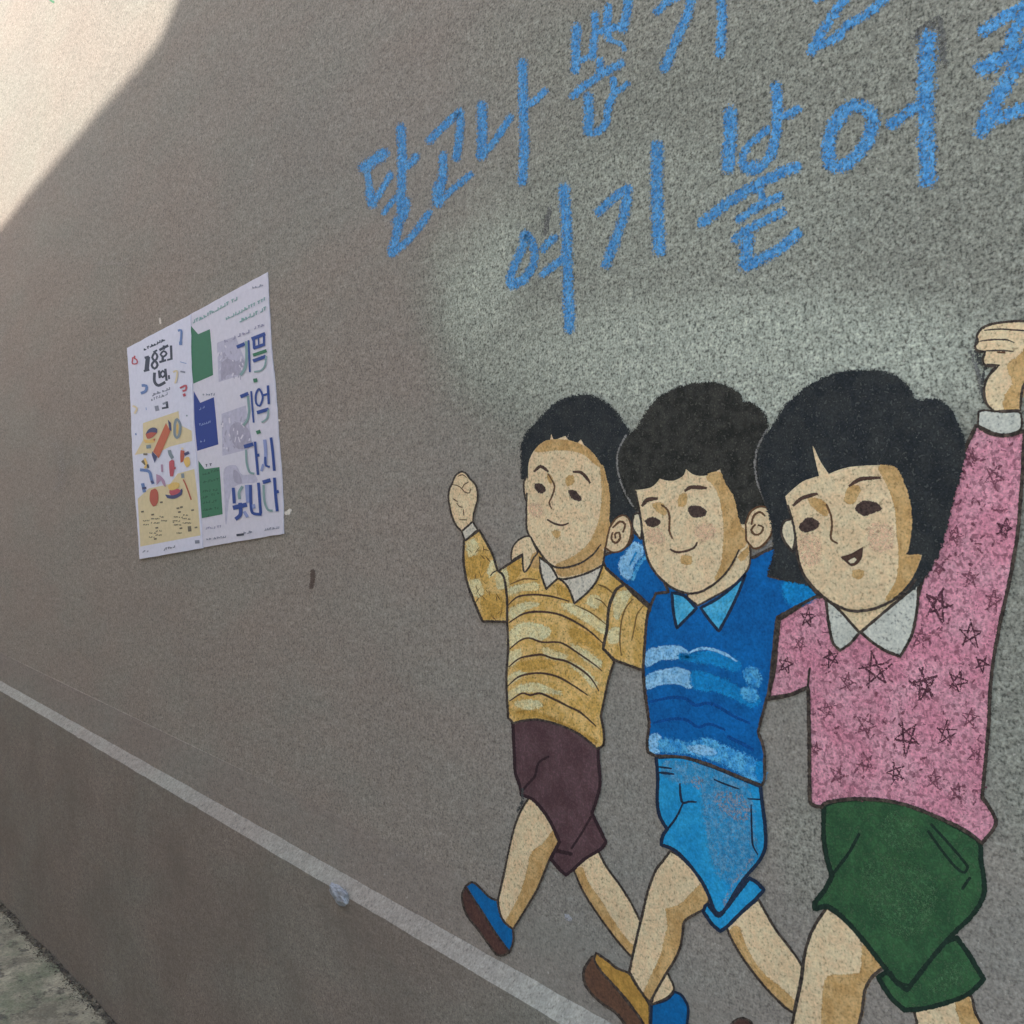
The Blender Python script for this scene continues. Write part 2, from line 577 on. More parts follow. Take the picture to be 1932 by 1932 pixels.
# damp soil and grit packed into the joint between wall and ground: too many crumbs to count
def soil_mat():
    m = bpy.data.materials.new('damp_soil')
    n = N(m)
    gp = n.new('ShaderNodeNewGeometry').outputs['Position']
    base = n.mix(n.rng(n.noise(40.0, 3.0, 0.6, vec=gp), 0.4, 0.6, 0.0, 1.0), alb((66, 60, 52)), alb((104, 98, 84)))
    n.t.links.new(base, n.b.inputs['Base Color'])
    n.b.inputs['Roughness'].default_value = 0.95
    return m
M_soil = soil_mat()
rs = random.Random(8)
SV, SF = [], []
OCT = [(1, 0, 0), (0, 1, 0), (-1, 0, 0), (0, -1, 0), (0, 0, 1), (0, 0, -1)]
OF = [(0, 1, 4), (1, 2, 4), (2, 3, 4), (3, 0, 4), (1, 0, 5), (2, 1, 5), (3, 2, 5), (0, 3, 5)]
for i in range(5200):
    x = rs.uniform(-5.1, -1.4)
    k = 0.5 + 0.9 * mnoise.noise(Vector((x * 5, 2, 2)))
    d = abs(rs.gauss(0, 0.016 + 0.014 * max(0.0, k)))
    y = -D_PL - 0.001 - d
    r = rs.uniform(0.002, 0.006) * (1.1 if d < 0.02 else 0.6)
    z = gh(x, y) + r * 0.3 + max(0.0, 0.012 - d * 0.5) * max(0.2, k)
    b = len(SV)
    q = rs.uniform(0.6, 1.4)
    for o_ in OCT:
        SV.append((x + o_[0] * r * q + rs.uniform(-.3, .3) * r, min(-D_PL + 0.002, y + o_[1] * r + rs.uniform(-.3, .3) * r), z + o_[2] * r * 0.7 + rs.uniform(-.2, .2) * r))
    SF += [tuple(b + j for j in f) for f in OF]
tag(link('soil', SV, SF, [M_soil]), 'line of damp dark soil and grit along the foot of the wall', 'soil', kind='stuff')

# ------------------------------------------------------------------ the house across the alley, whose shadow lies on the wall
HY = -3.1
def cast(u, v):
    p = on_wall(u, v)
    t = (HY - p.y) / SUN_DIR.y
    return p + SUN_DIR * t
edge_px = [(-420, 905), (0, 430), (38, 382), (100, 309), (175, 220), (230, 159), (273, 110), (296, 82), (309, 56), (319, 33), (333, 0), (352, -60), (372, -140)]
edge = [cast(*e) for e in edge_px]


def plain(name, col, g=0.06, sc=12.0, rough=0.85, metal=0.0):
    m = bpy.data.materials.new(name)
    n = N(m)
    gp = n.new('ShaderNodeNewGeometry').outputs['Position']
    rgb = n.new('ShaderNodeRGB'); rgb.outputs[0].default_value = tuple(col) + (1,)
    n.t.links.new(n.scale(rgb.outputs[0], n.rng(n.noise(sc, 4.0, 0.6, vec=gp), 0.3, 0.7, 1 - g, 1 + g)), n.b.inputs['Base Color'])
    n.b.inputs['Roughness'].default_value = rough
    n.b.inputs['Metallic'].default_value = metal
    return m
M_hplaster = plain('house_plaster', (0.66, 0.62, 0.56))
M_hcap = plain('parapet_cap', (0.30, 0.29, 0.27))
M_frame = plain('window_frame_paint', (0.55, 0.54, 0.5))
M_door = plain('door_paint', (0.10, 0.16, 0.13), rough=0.5)
M_glass = plain('window_glass', (0.03, 0.04, 0.05), rough=0.08)
M_steel = plain('handle_steel', (0.5, 0.5, 0.5), rough=0.3, metal=1.0)

def box(name, a, b, mat, parent):
    (x0, y0, z0), (x1, y1, z1) = a, b
    v = [(x, y, z) for x in (x0, x1) for y in (y0, y1) for z in (z0, z1)]
    f = [(0, 1, 3, 2), (4, 6, 7, 5), (0, 4, 5, 1), (2, 3, 7, 6), (0, 2, 6, 4), (1, 5, 7, 3)]
    return link(name, v, f, [mat], parent)

prof = [(-17.0, 5.92), (edge[0].x, edge[0].z)] + [(e.x, e.z) for e in edge[1:]] + [(-5.6, 7.5), (-5.25, 7.75), (HOUSE_X1, 7.75)]
house = empty('house', (-4.0, -5.0, z_base(-4.0)), 'cream plastered house with a stepped parapet standing across the alley from the mural', 'house')
hv, hf = [], []
HB = -8.2
for x, z in prof:
    hv += [(x, HY, z), (x, HB, z), (x, HY, z_base(x) - 0.3), (x, HB, z_base(x) - 0.3)]
for i in range(len(prof) - 1):
    q = 4 * i
    hf += [(q, q + 4, q + 5, q + 1), (q + 2, q + 6, q + 4, q), (q + 1, q + 5, q + 7, q + 3)]
q = 4 * (len(prof) - 1)
hf += [(0, 1, 3, 2), (q, q + 2, q + 3, q + 1)]
link('house_walls', hv, hf, [M_hplaster], house)
for wx, wz in ((-12.0, 1.9), (-8.8, 1.6), (-2.6, 1.4), (-9.2, 4.4), (-5.8, 4.4), (-2.4, 4.4)):
    f_ = box('window', (wx - 0.55, HY - 0.02, wz), (wx + 0.55, HY + 0.05, wz + 1.15), M_frame, house)
    box('pane', (wx - 0.47, HY + 0.05, wz + 0.08), (wx - 0.03, HY + 0.058, wz + 1.07), M_glass, f_)
    box('pane', (wx + 0.03, HY + 0.05, wz + 0.08), (wx + 0.47, HY + 0.058, wz + 1.07), M_glass, f_)
    box('sill', (wx - 0.65, HY - 0.01, wz - 0.09), (wx + 0.65, HY + 0.11, wz - 0.005), M_hcap, f_)
d_ = box('door', (-6.2, HY - 0.02, z_base(-5.7) + 0.05), (-5.25, HY + 0.06, z_base(-5.7) + 2.15), M_door, house)
box('handle', (-5.40, HY + 0.06, z_base(-5.7) + 1.05), (-5.36, HY + 0.10, z_base(-5.7) + 1.20), M_steel, d_)
# ------------------------------------------------------------------ mural paints
def P(*a, **k): return paint(*a, **k)
K_line = P('black_line', (50, 44, 41), g=0.35, pamt=0.0, edge=0.62, thin=0.06, col2=(78, 70, 63), amt=0.7, sc2=90)
K_brown = P('brown_line', (88, 64, 46), g=0.25, pamt=0.0, edge=0.55)
K_fine = P('fine_line', (70, 54, 46), g=0.25, pamt=0.0, edge=0.45)
K_ochre_line = P('ochre_line', (96, 74, 44), col2=(120, 95, 58), g=0.25, pamt=0.0, edge=0.5)
K_navy = P('navy_line', (30, 42, 62), g=0.25, pamt=0.0, edge=0.36)
K_blueline = P('blue_fold_line', (8, 66, 128), g=0.2, pamt=0.0, edge=0.6)
K_greenline = P('green_fold_line', (28, 44, 36), g=0.2, pamt=0.0, edge=0.5)
K_maroonline = P('maroon_fold_line', (48, 34, 38), g=0.2, pamt=0.0, edge=0.5)
K_skin = P('skin_paint', (203, 179, 147), col2=(194, 168, 134), amt=0.6, g=0.13, pamt=0.5, pore=(0.385, 0.425), pcol=(128, 104, 76), edge=0.4)
K_skin2 = P('pale_ear_paint', (190, 182, 156), g=0.12, pamt=0.5, pore=(0.385, 0.42), edge=0.4)
K_shade = P('ochre_skin_paint', (178, 150, 104), col2=(162, 130, 82), amt=0.8, sc2=34, g=0.14, pamt=0.4, pore=(0.385, 0.425), pcol=(120, 92, 56), edge=0.7)
K_blush = P('blush_paint', (199, 165, 138), g=0.12, pamt=0.6, pore=(0.385, 0.425), pcol=(140, 108, 84), edge=0.9, thin=0.5)
K_hair = P('black_hair_paint', (33, 37, 40), col2=(46, 49, 49), amt=0.7, sc2=26, g=0.36, pamt=0.5, pore=(0.40, 0.44), pcol=(84, 88, 88), edge=0.85)
K_hair2 = P('sooty_hair_paint', (34, 35, 32), col2=(54, 54, 50), amt=0.8, sc2=40, g=0.38, pamt=0.5, pore=(0.40, 0.44), pcol=(88, 88, 82), edge=0.85)
K_halo = P('grey_halo_paint', (112, 112, 110), g=0.2, pamt=0.2, edge=0.9, thin=0.3)
K_eye = P('eye_paint', (64, 52, 48), g=0.35, pamt=0.0, edge=0.6, thin=0.05)
K_yel = P('mustard_paint', (192, 164, 106), col2=(174, 142, 76), amt=0.9, sc2=30, g=0.17, pamt=0.6, pore=(0.385, 0.43), pcol=(118, 94, 52), edge=0.5)
K_cream = P('cream_stripe_paint', (212, 190, 152), col2=(206, 178, 130), amt=0.7, g=0.14, pamt=0.5, pore=(0.385, 0.43), pcol=(150, 122, 76), edge=0.9, thin=0.25)
K_ochre = P('dark_mustard_paint', (182, 148, 78), col2=(160, 128, 62), amt=0.8, g=0.15, pamt=0.4, edge=0.9, thin=0.3)
K_white = P('white_collar_paint', (186, 183, 171), col2=(174, 171, 158), g=0.13, pamt=0.6, pore=(0.385, 0.43), pcol=(112, 108, 98), edge=0.4)
K_coolwhite = P('cool_white_paint', (176, 180, 172), col2=(160, 165, 158), g=0.14, pamt=0.6, pore=(0.385, 0.43), pcol=(104, 108, 104), edge=0.4)
K_maroon = P('maroon_paint', (74, 54, 58), col2=(90, 70, 74), amt=0.6, sc2=22, g=0.24, pamt=0.3, pore=(0.40, 0.43), pcol=(108, 90, 92), edge=0.4)
K_shoe = P('blue_shoe_paint', (8, 92, 152), col2=(14, 82, 134), g=0.12, pamt=0.0, edge=0.35)
K_sole = P('brown_sole_paint', (80, 56, 50), col2=(66, 48, 46), g=0.18, pamt=0.0, edge=0.35)
K_sole2 = P('chestnut_sole_paint', (90, 66, 52), col2=(78, 58, 48), g=0.16, pamt=0.0, edge=0.35)
K_gold = P('gold_shoe_paint', (162, 128, 64), col2=(138, 106, 52), g=0.14, pamt=0.0, edge=0.35)
K_blue = P('blue_paint', (8, 90, 156), col2=(8, 78, 138), amt=0.8, sc2=18, g=0.16, pamt=0.0, edge=0.5)
K_sky = P('sky_blue_paint', (78, 154, 196), col2=(40, 122, 182), amt=0.9, sc2=60, g=0.2, pamt=0.5, pore=(0.41, 0.47), pcol=(12, 92, 158), edge=0.9, thin=0.2)
K_paleblue = P('pale_blue_paint', (130, 178, 210), col2=(100, 158, 200), amt=0.8, sc2=50, g=0.16, pamt=0.55, pore=(0.41, 0.46), pcol=(50, 112, 164), edge=0.8, thin=0.1)
K_mid = P('bright_blue_paint', (18, 122, 182), col2=(10, 104, 166), g=0.18, pamt=0.0, edge=0.8, thin=0.15)
K_collar = P('light_blue_collar_paint', (70, 156, 194), col2=(42, 138, 184), amt=0.8, sc2=50, g=0.15, pamt=0.3, edge=0.4)
K_lshort = P('light_blue_shorts_paint', (36, 138, 188), col2=(24, 124, 178), amt=0.8, sc2=26, g=0.15, pamt=0.0, edge=0.4)
K_wear = P('worn_blue_paint', (84, 136, 170), col2=(48, 124, 168), amt=1.0, sc2=70, g=0.18, pamt=0.5, pore=(0.41, 0.47), pcol=(44, 104, 150), edge=0.9, thin=0.45)
K_wearg = P('rubbed_grey_paint', (118, 128, 142), g=0.18, pamt=0.2, edge=0.9, thin=0.62)
K_pink = P('pink_paint', (184, 136, 150), col2=(178, 118, 136), amt=0.9, sc2=16, g=0.22, pamt=0.62, pore=(0.41, 0.47), pcol=(104, 62, 76), edge=0.5, pscale=104.0, lo=0.38, hi=0.6)
K_star = P('plum_star_paint', (74, 44, 55), g=0.3, pamt=0.0, edge=1.3, thin=0.2)
K_star2 = P('faint_plum_paint', (108, 66, 80), g=0.25, pamt=0.0, edge=1.2, thin=0.3)
K_green = P('green_paint', (48, 84, 54), col2=(38, 70, 46), amt=0.8, sc2=24, g=0.24, pamt=0.3, pore=(0.40, 0.44), pcol=(92, 116, 90), edge=0.4)
K_green2 = P('moss_green_paint', (62, 92, 64), col2=(50, 88, 58), g=0.24, pamt=0.0, edge=1.0, thin=0.62)
K_chalk = P('blue_lettering_paint', (82, 142, 190), col2=(60, 120, 174), amt=0.9, sc2=60, g=0.22, pamt=0.5, pore=(0.41, 0.46), pcol=(44, 92, 140), edge=1.15, thin=0.22)
K_chalk2 = P('thin_lettering_paint', (88, 138, 180), col2=(70, 124, 172), g=0.2, pamt=0.4, edge=0.9, thin=0.25)
K_stain = P('dark_stain', (92, 94, 92), g=0.3, pamt=0.3, edge=1.0, thin=0.3)
K_smear = P('pale_smear', (142, 138, 134), g=0.3, pamt=0.2, edge=1.0, thin=0.62)
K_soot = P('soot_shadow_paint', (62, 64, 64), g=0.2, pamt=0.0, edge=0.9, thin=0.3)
K_mark = P('green_mark_paint', (60, 110, 80), g=0.1, pamt=0.0, edge=0.8)

# ------------------------------------------------------------------ old stains on the wall
strokes('stain', wall, [('T4', [(1110, 280), (1200, 200), (1300, 150)], 90), ('T4', [(1290, 170), (1320, 300), (1330, 470)], 85)], K_stain)
strokes('stain', wall, [('TA', [(1090, 320), (1060, 420), (1040, 560)], 70)], K_stain)
K_dent = P('dark_dent', (84, 74, 68), g=0.2, pamt=0.0, edge=0.9)
strokes('stain', wall, [('F', [(590, 1078), (590, 1094), (587, 1108)], 11)], K_dent)
strokes('smear', wall, [('F', [(104, 835), (118, 880), (108, 925)], 40), ('F', [(672, 330), (680, 350)], 26), ('F', [(203, 955), (210, 985)], 16),
                        ('F', [(186, 495), (240, 500)], 14)], K_smear)
K_speck = P('pale_speck', (190, 188, 182), g=0.1, pamt=0.0, edge=0.9)
strokes('smear', wall, [('P2', [(1820, 1100), (1850, 1080)], 40), ('P2', [(1700, 110), (1730, 120)], 26), ('PA', [(405, 560), (412, 610)], 30),
                        ('P1', [(450, 600), (455, 625)], 20), ('F', [(539, 968), (545, 968)], 8)], K_speck)
K_bluespeck = P('bluish_speck', (146, 150, 160), g=0.1, pamt=0.0, edge=0.9, thin=0.3)
strokes('smear', wall, [('L', [(290, 850), (330, 870)], 80)], K_bluespeck)
mk = empty('painted_sign', on_wall(97, 3), 'small green painted mark at the top edge of the sunlit wall', 'painted mark')
strokes('mark', mk, [('F', [(92, -14), (93, -2), (101, 4)], 5), ('F', [(70, -12), (92, -8)], 5)], K_mark)

# ------------------------------------------------------------------ lettering
def lettering(label, at, glyphs):
    e = empty('painted_lettering', on_wall(*at), label, 'lettering', 'blue lettering lines over the painted children')
    for g in glyphs:
        s = Sheet()
        for it in g:
            crop, pts, wd = it[0], it[1], it[2]
            s.line(crop, pts, it[4] if len(it) > 4 and it[4] else K_chalk, wd * 1.27, closed=(len(it) > 3 and it[3]))
        s.build('syllable', e)
    return e
T2, T3, T4, TA, TB, TC = 'T2', 'T3', 'T4', 'TA', 'TB', 'TC'
lettering('upper line of blue handwriting, climbing to the right and cut off by the top edge', (900, 250), [
 [(T2, [(800, 1270), (870, 1220), (965, 1150)], 88), (T2, [(830, 1290), (850, 1400), (868, 1530)], 62, False, K_chalk2),
  (T2, [(868, 1535), (935, 1440), (1010, 1310)], 56), (T2, [(850, 1440), (872, 1540)], 80),
  (T2, [(1085, 955), (1095, 1150), (1092, 1350), (1085, 1600)], 74), (T2, [(1110, 1265), (1160, 1230), (1205, 1175)], 62),
  (T2, [(955, 1605), (1020, 1520), (1085, 1470)], 46), (T2, [(1120, 1510), (1110, 1610), (1050, 1680)], 80),
  (T2, [(1075, 1660), (1050, 1780), (1015, 1900)], 72), (T2, [(1010, 1915), (1130, 1820), (1230, 1700), (1300, 1600)], 60)],
 [(T2, [(1300, 1060), (1420, 940), (1530, 835, 1), (1535, 950), (1520, 1080), (1500, 1195)], 66),
  (T2, [(1405, 1165), (1400, 1330), (1365, 1520, 1)], 72), (T2, [(1370, 1400), (1365, 1530)], 96), (T2, [(1365, 1530), (1470, 1430), (1615, 1310)], 54)],
 [(T2, [(1695, 785), (1700, 980), (1690, 1180)], 80), (T2, [(1690, 1180), (1800, 1050), (1910, 880)], 58),
  (T3, [(68, 465), (75, 800), (82, 1100), (66, 1375)], 76), (T3, [(105, 790), (180, 745), (240, 680)], 58)],
 [(TC, [(790, 360), (775, 640), (780, 800), (760, 980)], 140), (TC, [(1035, 190), (1045, 400), (1020, 640), (1005, 800)], 120),
  (TC, [(1225, 90), (1210, 350), (1235, 560)], 120), (TC, [(1510, -20), (1475, 220), (1420, 420)], 130),
  (TC, [(1030, 450), (1200, 420), (1420, 350)], 110), (TC, [(780, 880), (930, 800), (1020, 760)], 90), (TC, [(1230, 560), (1420, 620), (1450, 700)], 80, False, K_chalk2),
  (TC, [(1110, 830), (1110, 1000)], 110), (TC, [(735, 1340), (850, 1230), (1000, 1130), (1150, 1020), (1420, 880)], 120),
  (TC, [(950, 1340), (960, 1600), (940, 1830)], 150), (TC, [(1290, 1100), (1310, 1280), (1230, 1480), (1200, 1700), (1090, 1830), (940, 1850)], 112),
  (TC, [(1320, 1280), (1420, 1230), (1500, 1160)], 90)],
 [(T3, [(1080, 90), (1180, 0), (1320, -70)], 68), (T3, [(1350, -60), (1310, 110), (1240, 270), (1135, 520)], 76), (T3, [(1562, -60), (1572, 150), (1558, 410)], 76)],
 [(T4, [(360, 0), (420, -20)], 50), (T4, [(620, -60), (480, 130), (400, 260), (328, 395)], 76), (T4, [(900, -20), (740, 110), (600, 190), (520, 280), (360, 350)], 72)],
])
lettering('lower line of blue handwriting, written whole, just above the three painted heads', (1250, 420), [
 [(TA, [(850, 560), (930, 690), (925, 850), (830, 980), (725, 1040), (715, 960), (770, 810), (830, 680)], 84, True), (TA, [(730, 1020), (820, 1000), (880, 930)], 90),
  (TA, [(1015, 715), (1060, 650), (1135, 590)], 70), (TA, [(1005, 945), (1110, 860), (1220, 780)], 76),
  (TA, [(1212, 130), (1235, 500), (1240, 800), (1255, 1150), (1262, 1450)], 106)],
 [(TA, [(1525, 365), (1650, 250), (1810, 130)], 84), (TA, [(1805, 140), (1770, 380), (1690, 620), (1600, 850)], 98), (T3, [(1082, 1090), (1080, 1400), (1088, 1650), (1102, 1895)], 98)],
 [(TB, [(602, 80), (602, 400), (575, 720)], 160), (TB, [(1112, -210), (1130, 0), (1110, 330), (1060, 570)], 128), (TB, [(1180, 135), (1270, 110), (1360, 50)], 96),
  (TB, [(1060, 560), (950, 700), (820, 760), (735, 650), (780, 500), (900, 380), (1030, 280)], 92), (TB, [(760, 700), (950, 690)], 130),
  (TB, [(285, 1330), (560, 1110), (850, 930), (1110, 790), (1360, 690)], 128), (TB, [(685, 1300), (900, 1150), (1165, 1020)], 98), (TB, [(930, 960), (980, 1090)], 100),
  (TB, [(650, 1510), (820, 1390), (1185, 1200)], 110), (TB, [(790, 1460), (785, 1650), (780, 1800)], 165), (TB, [(765, 1810), (960, 1720), (1180, 1590), (1360, 1430)], 130)],
 [(T4, [(630, 800), (760, 830), (795, 920), (740, 1080), (610, 1225), (490, 1245), (455, 1120), (500, 950)], 108, True), (T4, [(470, 1230), (470, 1100)], 90),
  (T4, [(925, 945), (1050, 850), (1190, 760)], 84), (T4, [(1212, 275), (1195, 600), (1190, 900), (1205, 1150), (1205, 1365)], 134)],
 [(T4, [(1615, 240), (1800, 120), (2050, -30)], 94), (T4, [(1960, 10), (1880, 200), (1830, 340)], 110), (T4, [(1610, 520), (1780, 430), (2050, 300)], 132),
  (T4, [(1980, 300), (1860, 520), (1750, 700), (1680, 830), (1612, 990)], 128), (T4, [(1640, 920), (1820, 860), (2060, 760)], 104)],
])
print('text layers', Layers.z)

# ------------------------------------------------------------------ the painted girl's clothes (lowest coats)
GRP = 'painted children striding arm in arm'
girl = empty('painted_girl', on_wall(1650, 1500), 'largest painted child, in pink star jumper and green shorts, with bobbed black hair', 'mural figure', GRP)
boy2 = empty('painted_boy', on_wall(1330, 1500), 'middle painted child with curly hair, blue striped vest and light blue shorts', 'mural figure', GRP)
boy1 = empty('painted_boy', on_wall(1060, 1500), 'leftmost and smallest painted child, in mustard striped jumper and maroon shorts', 'mural figure', GRP)
G1, G2, G3, H, HF, LB, R4 = 'G1', 'G2', 'G3', 'H', 'HF', 'LB', 'R4'

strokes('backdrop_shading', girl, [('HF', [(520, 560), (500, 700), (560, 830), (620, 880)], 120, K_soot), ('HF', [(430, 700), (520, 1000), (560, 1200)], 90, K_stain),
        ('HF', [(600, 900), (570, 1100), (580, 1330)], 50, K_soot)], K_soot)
# legs
shape('leg', girl, G3, [(1200, 1800, 1), (1400, 1780), (1570, 1740), (1610, 1850), (1670, 1960), (1760, 2130), (1820, 2300, 1), (1500, 2330, 1), (1300, 2120), (1240, 1960)], K_skin, K_line, 18,
      extra=lambda s: s.fill(G3, [(1480, 1770, 1), (1560, 1750, 1), (1640, 1930), (1720, 2100), (1660, 2150), (1540, 1960)], K_shade, 13))
def gl(s):
    s.fill(G3, [(880, 1420), (930, 1470), (1015, 1555, 1), (940, 1620), (890, 1710), (870, 1850), (830, 1990), (790, 2150, 1), (600, 2150, 1), (610, 1960), (640, 1640), (760, 1620), (860, 1600), (880, 1500)], K_shade, 14)
shape('leg', girl, G3, [(640, 1170, 1), (760, 1250), (880, 1370), (960, 1470), (1020, 1555, 1), (940, 1620), (890, 1710), (870, 1850), (835, 1990), (790, 2200, 1), (330, 2200, 1), (400, 1980), (430, 1850), (475, 1640), (490, 1500), (520, 1380), (570, 1270)],
      K_skin, K_line, 20, extra=gl)
shape('shoe', girl, LB, [(870, 1990), (930, 1895), (1020, 1860), (1110, 1890), (1170, 1970), (1230, 2100), (1300, 2330), (1500, 2480), (1420, 2640), (1150, 2500), (950, 2230)], K_sole, K_line, 30)
shape('shoe', girl, G3, [(1480, 2290, 1), (1650, 2330), (1830, 2280, 1), (1900, 2360), (1880, 2450), (1700, 2480), (1500, 2440), (1440, 2370)], K_sole, K_line, 24)
# shorts
def gs2(s):
    s.fill(G3, [(1380, 1600), (1480, 1520), (1560, 1560), (1540, 1650), (1400, 1720), (1300, 1740)], K_green2, 40)
shape('shorts_leg', girl, G3, [(1490, 1365, 1), (1560, 1460), (1620, 1560), (1670, 1640, 1), (1560, 1740), (1400, 1800), (1250, 1835), (1150, 1840, 1), (1060, 1760), (975, 1625, 1), (1040, 1590), (1170, 1560), (1300, 1450)], K_green, K_greenline, 30, extra=gs2)
def gs(s):
    s.fill(G3, [(900, 900), (1100, 850), (1300, 950), (1350, 1100), (1280, 1300), (1100, 1350), (950, 1200), (880, 1050)], K_green2, 60)
    s.fill(G3, [(1050, 560), (1200, 600), (1260, 760), (1150, 800), (1000, 700)], K_green2, 50)
    s.line(G3, [(850, 690), (790, 800), (740, 870), (690, 935)], K_greenline, 26)
    s.line(G3, [(1325, 625), (1430, 740), (1500, 820), (1565, 900)], K_greenline, 22)
    s.line(G3, [(1305, 670), (1390, 790), (1480, 900), (1540, 940), (1565, 900)], K_greenline, 22)
    s.line(G3, [(1575, 975), (1530, 1045)], K_greenline, 26)
    s.line(G3, [(1060, 1590), (1100, 1650), (1180, 1680)], K_greenline, 20)
shape('shorts', girl, G3, [(620, 500, 1), (700, 470), (850, 455), (1000, 460), (1180, 500), (1400, 590), (1560, 680), (1640, 740), (1650, 850), (1668, 980), (1668, 1090), (1600, 1210), (1480, 1330), (1360, 1460), (1250, 1600), (1165, 1710, 1),
      (1080, 1640), (1010, 1550), (900, 1410), (780, 1270), (650, 1165), (560, 1180, 1), (560, 1140), (620, 1060), (675, 960, 1), (640, 850), (618, 700)], K_green, K_greenline, 30, extra=gs)
# jumper
def star(s, x, y, r, mat, w, rot=0.0, crop=G2):
    pts = [(x + r * math.sin(rot + k * 4 * math.pi / 5) * 0.82, y - r * math.cos(rot + k * 4 * math.pi / 5)) for k in range(5)]
    rr = random.Random(int(x * 7 + y))
    for k in range(5):
        a, b_ = pts[k], pts[(k + 1) % 5]
        j = lambda: rr.uniform(-0.12, 0.12) * r
        s.line(crop, [(a[0] + j(), a[1] + j()), (b_[0] + j(), b_[1] + j())], mat, w, taper=0.3)
def gj(s):
    rr = random.Random(5)
    for x, y, r, k, w, ro in ((900, 1045, 130, 0, 20, -0.15), (1235, 1150, 110, 0, 30, -0.2), (1330, 590, 115, 0, 26, 0.3), (1120, 1510, 115, 0, 20, -0.5), (425, 680, 62, 0, 15, 0.1),
                           (1040, 1760, 80, 0, 16, -0.3), (1390, 1490, 90, 0, 14, 0.1), (270, 1010, 62, 0, 16, 0.2), (375, 870, 56, 1, 16, 0.5), (590, 960, 62, 0, 16, 0.9), (700, 1130, 70, 1, 16, 0.3),
                           (560, 1320, 78, 1, 16, -0.2), (830, 1430, 84, 1, 18, 0.4), (640, 1780, 80, 1, 18, 0.3), (1210, 820, 90, 1, 18, 0.2), (1560, 800, 100, 0, 16, 0.1), (1470, 1120, 80, 0, 18, 0.4),
                           (1790, 60, 70, 0, 18, 0.3), (1450, 110, 66, 1, 22, 0.3), (1720, 560, 80, 1, 18, 0.2), (1560, 400, 70, 1, 20, 0.0), (1720, -300, 80, 1, 20, 0.5), (1560, -420, 60, 1, 20, 0.2),
                           (1340, 340, 50, 1, 22, 0.6), (1560, 1380, 70, 1, 14, 0.1), (1600, 1640, 70, 1, 16, 0.6), (1300, 1800, 70, 1, 18, 0.2), (830, 1690, 70, 1, 18, 0.8), (1470, 1900, 70, 1, 18, 0.2), (480, 1600, 50, 1, 16, 0.2), (1640, 1000, 60, 0, 16, 0.5)):
        star(s, x, y, r, K_star2 if k else K_star, w, ro)
    # brushed dark nicks between the stars
    for i in range(90):
        x, y = rr.uniform(440, 1680), rr.uniform(560, 2050)
        if y > 1900 and x < 1400 and y > 1960: continue
        if y < 1000 and x > 1500 and rr.random() < 0.5: continue
        if 560 < x < 1200 and y < 960: continue
        l = rr.uniform(14, 46); a = rr.uniform(0, 6.28)
        s.line(G2, [(x, y), (x + l * math.cos(a), y + l * math.sin(a))], K_star2, rr.uniform(12, 26))
    for i in range(45):
        y = rr.uniform(-560, 560); xa = 1400 - y * 0.16 if y > 0 else 1400 - y * 0.22
        x = rr.uniform(xa + 20, 1850)
        if y > 300 and x > 1790: continue
        l = rr.uniform(14, 50); a = rr.uniform(0, 6.28)
        s.line(G2, [(x, y), (x + l * math.cos(a), y + l * math.sin(a))], K_star2, rr.uniform(12, 30))
shape('jumper', girl, G2, [(555, 525, 1), (470, 540), (370, 600), (225, 695, 1), (210, 850), (190, 1050), (150, 1240, 1), (300, 1215), (425, 1165, 1), (430, 1190, 1), (436, 1500), (440, 1900), (452, 1975), (516, 2000, 1),
      (560, 1966), (729, 1942), (941, 1950), (1133, 1990), (1366, 2085), (1536, 2170), (1640, 2250, 1), (1735, 2115), (1690, 2000), (1640, 1930, 1), (1662, 1700), (1688, 1400), (1695, 1200), (1715, 1000), (1765, 720), (1825, 450), (1880, 150),
      (1905, -100), (1925, -400), (1935, -620, 1), (1808, -590), (1693, -607), (1600, -660, 1), (1514, -476), (1440, -200), (1390, 10), (1300, 270), (1230, 400), (1190, 540, 1)], K_pink, K_line, 26, extra=gj)
strokes('fold_line', girl, [('G2', [(425, 1175), (432, 1090), (440, 1030)], 18), ('G2', [(150, 1250), (300, 1222), (425, 1170)], 24), ('G2', [(225, 690), (360, 600), (480, 540), (550, 535)], 24)], K_line)
shape('cuff', girl, H, [(1545, 1000, 1), (1590, 985), (1750, 1000), (1890, 1000), (1915, 1060, 1), (1900, 1150), (1800, 1190), (1680, 1180), (1540, 1115, 1)], K_coolwhite, K_line, 18)
def fist(s):
    s.fill(HF, [(900, 880), (1000, 800), (1090, 700), (1250, 600), (1300, 750), (1150, 1000), (1060, 1200), (1010, 1400), (850, 1400), (870, 1250), (960, 1100)], K_shade, 27)
    for l in ([(600, 440), (780, 425), (900, 432), (1250, 455)], [(540, 575), (700, 555), (880, 560), (960, 590)], [(600, 695), (780, 690), (950, 700)], [(630, 860), (780, 872)], [(700, 960), (770, 880)]):
        s.line(HF, l, K_line, 26, taper=0.4)
    s.line(HF, [(760, 712), (850, 718)], K_brown, 26)
shape('fist', girl, HF, [(520, 470), (580, 405), (700, 360), (840, 338), (1086, 325), (1280, 350), (1370, 480), (1380, 720), (1280, 930), (1120, 1060), (1060, 1200), (1040, 1430, 1), (720, 1445, 1), (625, 1350), (592, 1200), (620, 1050), (680, 965), (735, 880, 1), (610, 875), (575, 800), (605, 710, 1), (510, 690), (478, 635), (520, 575), (500, 520)],
      K_skin, K_line, 30, extra=fist)
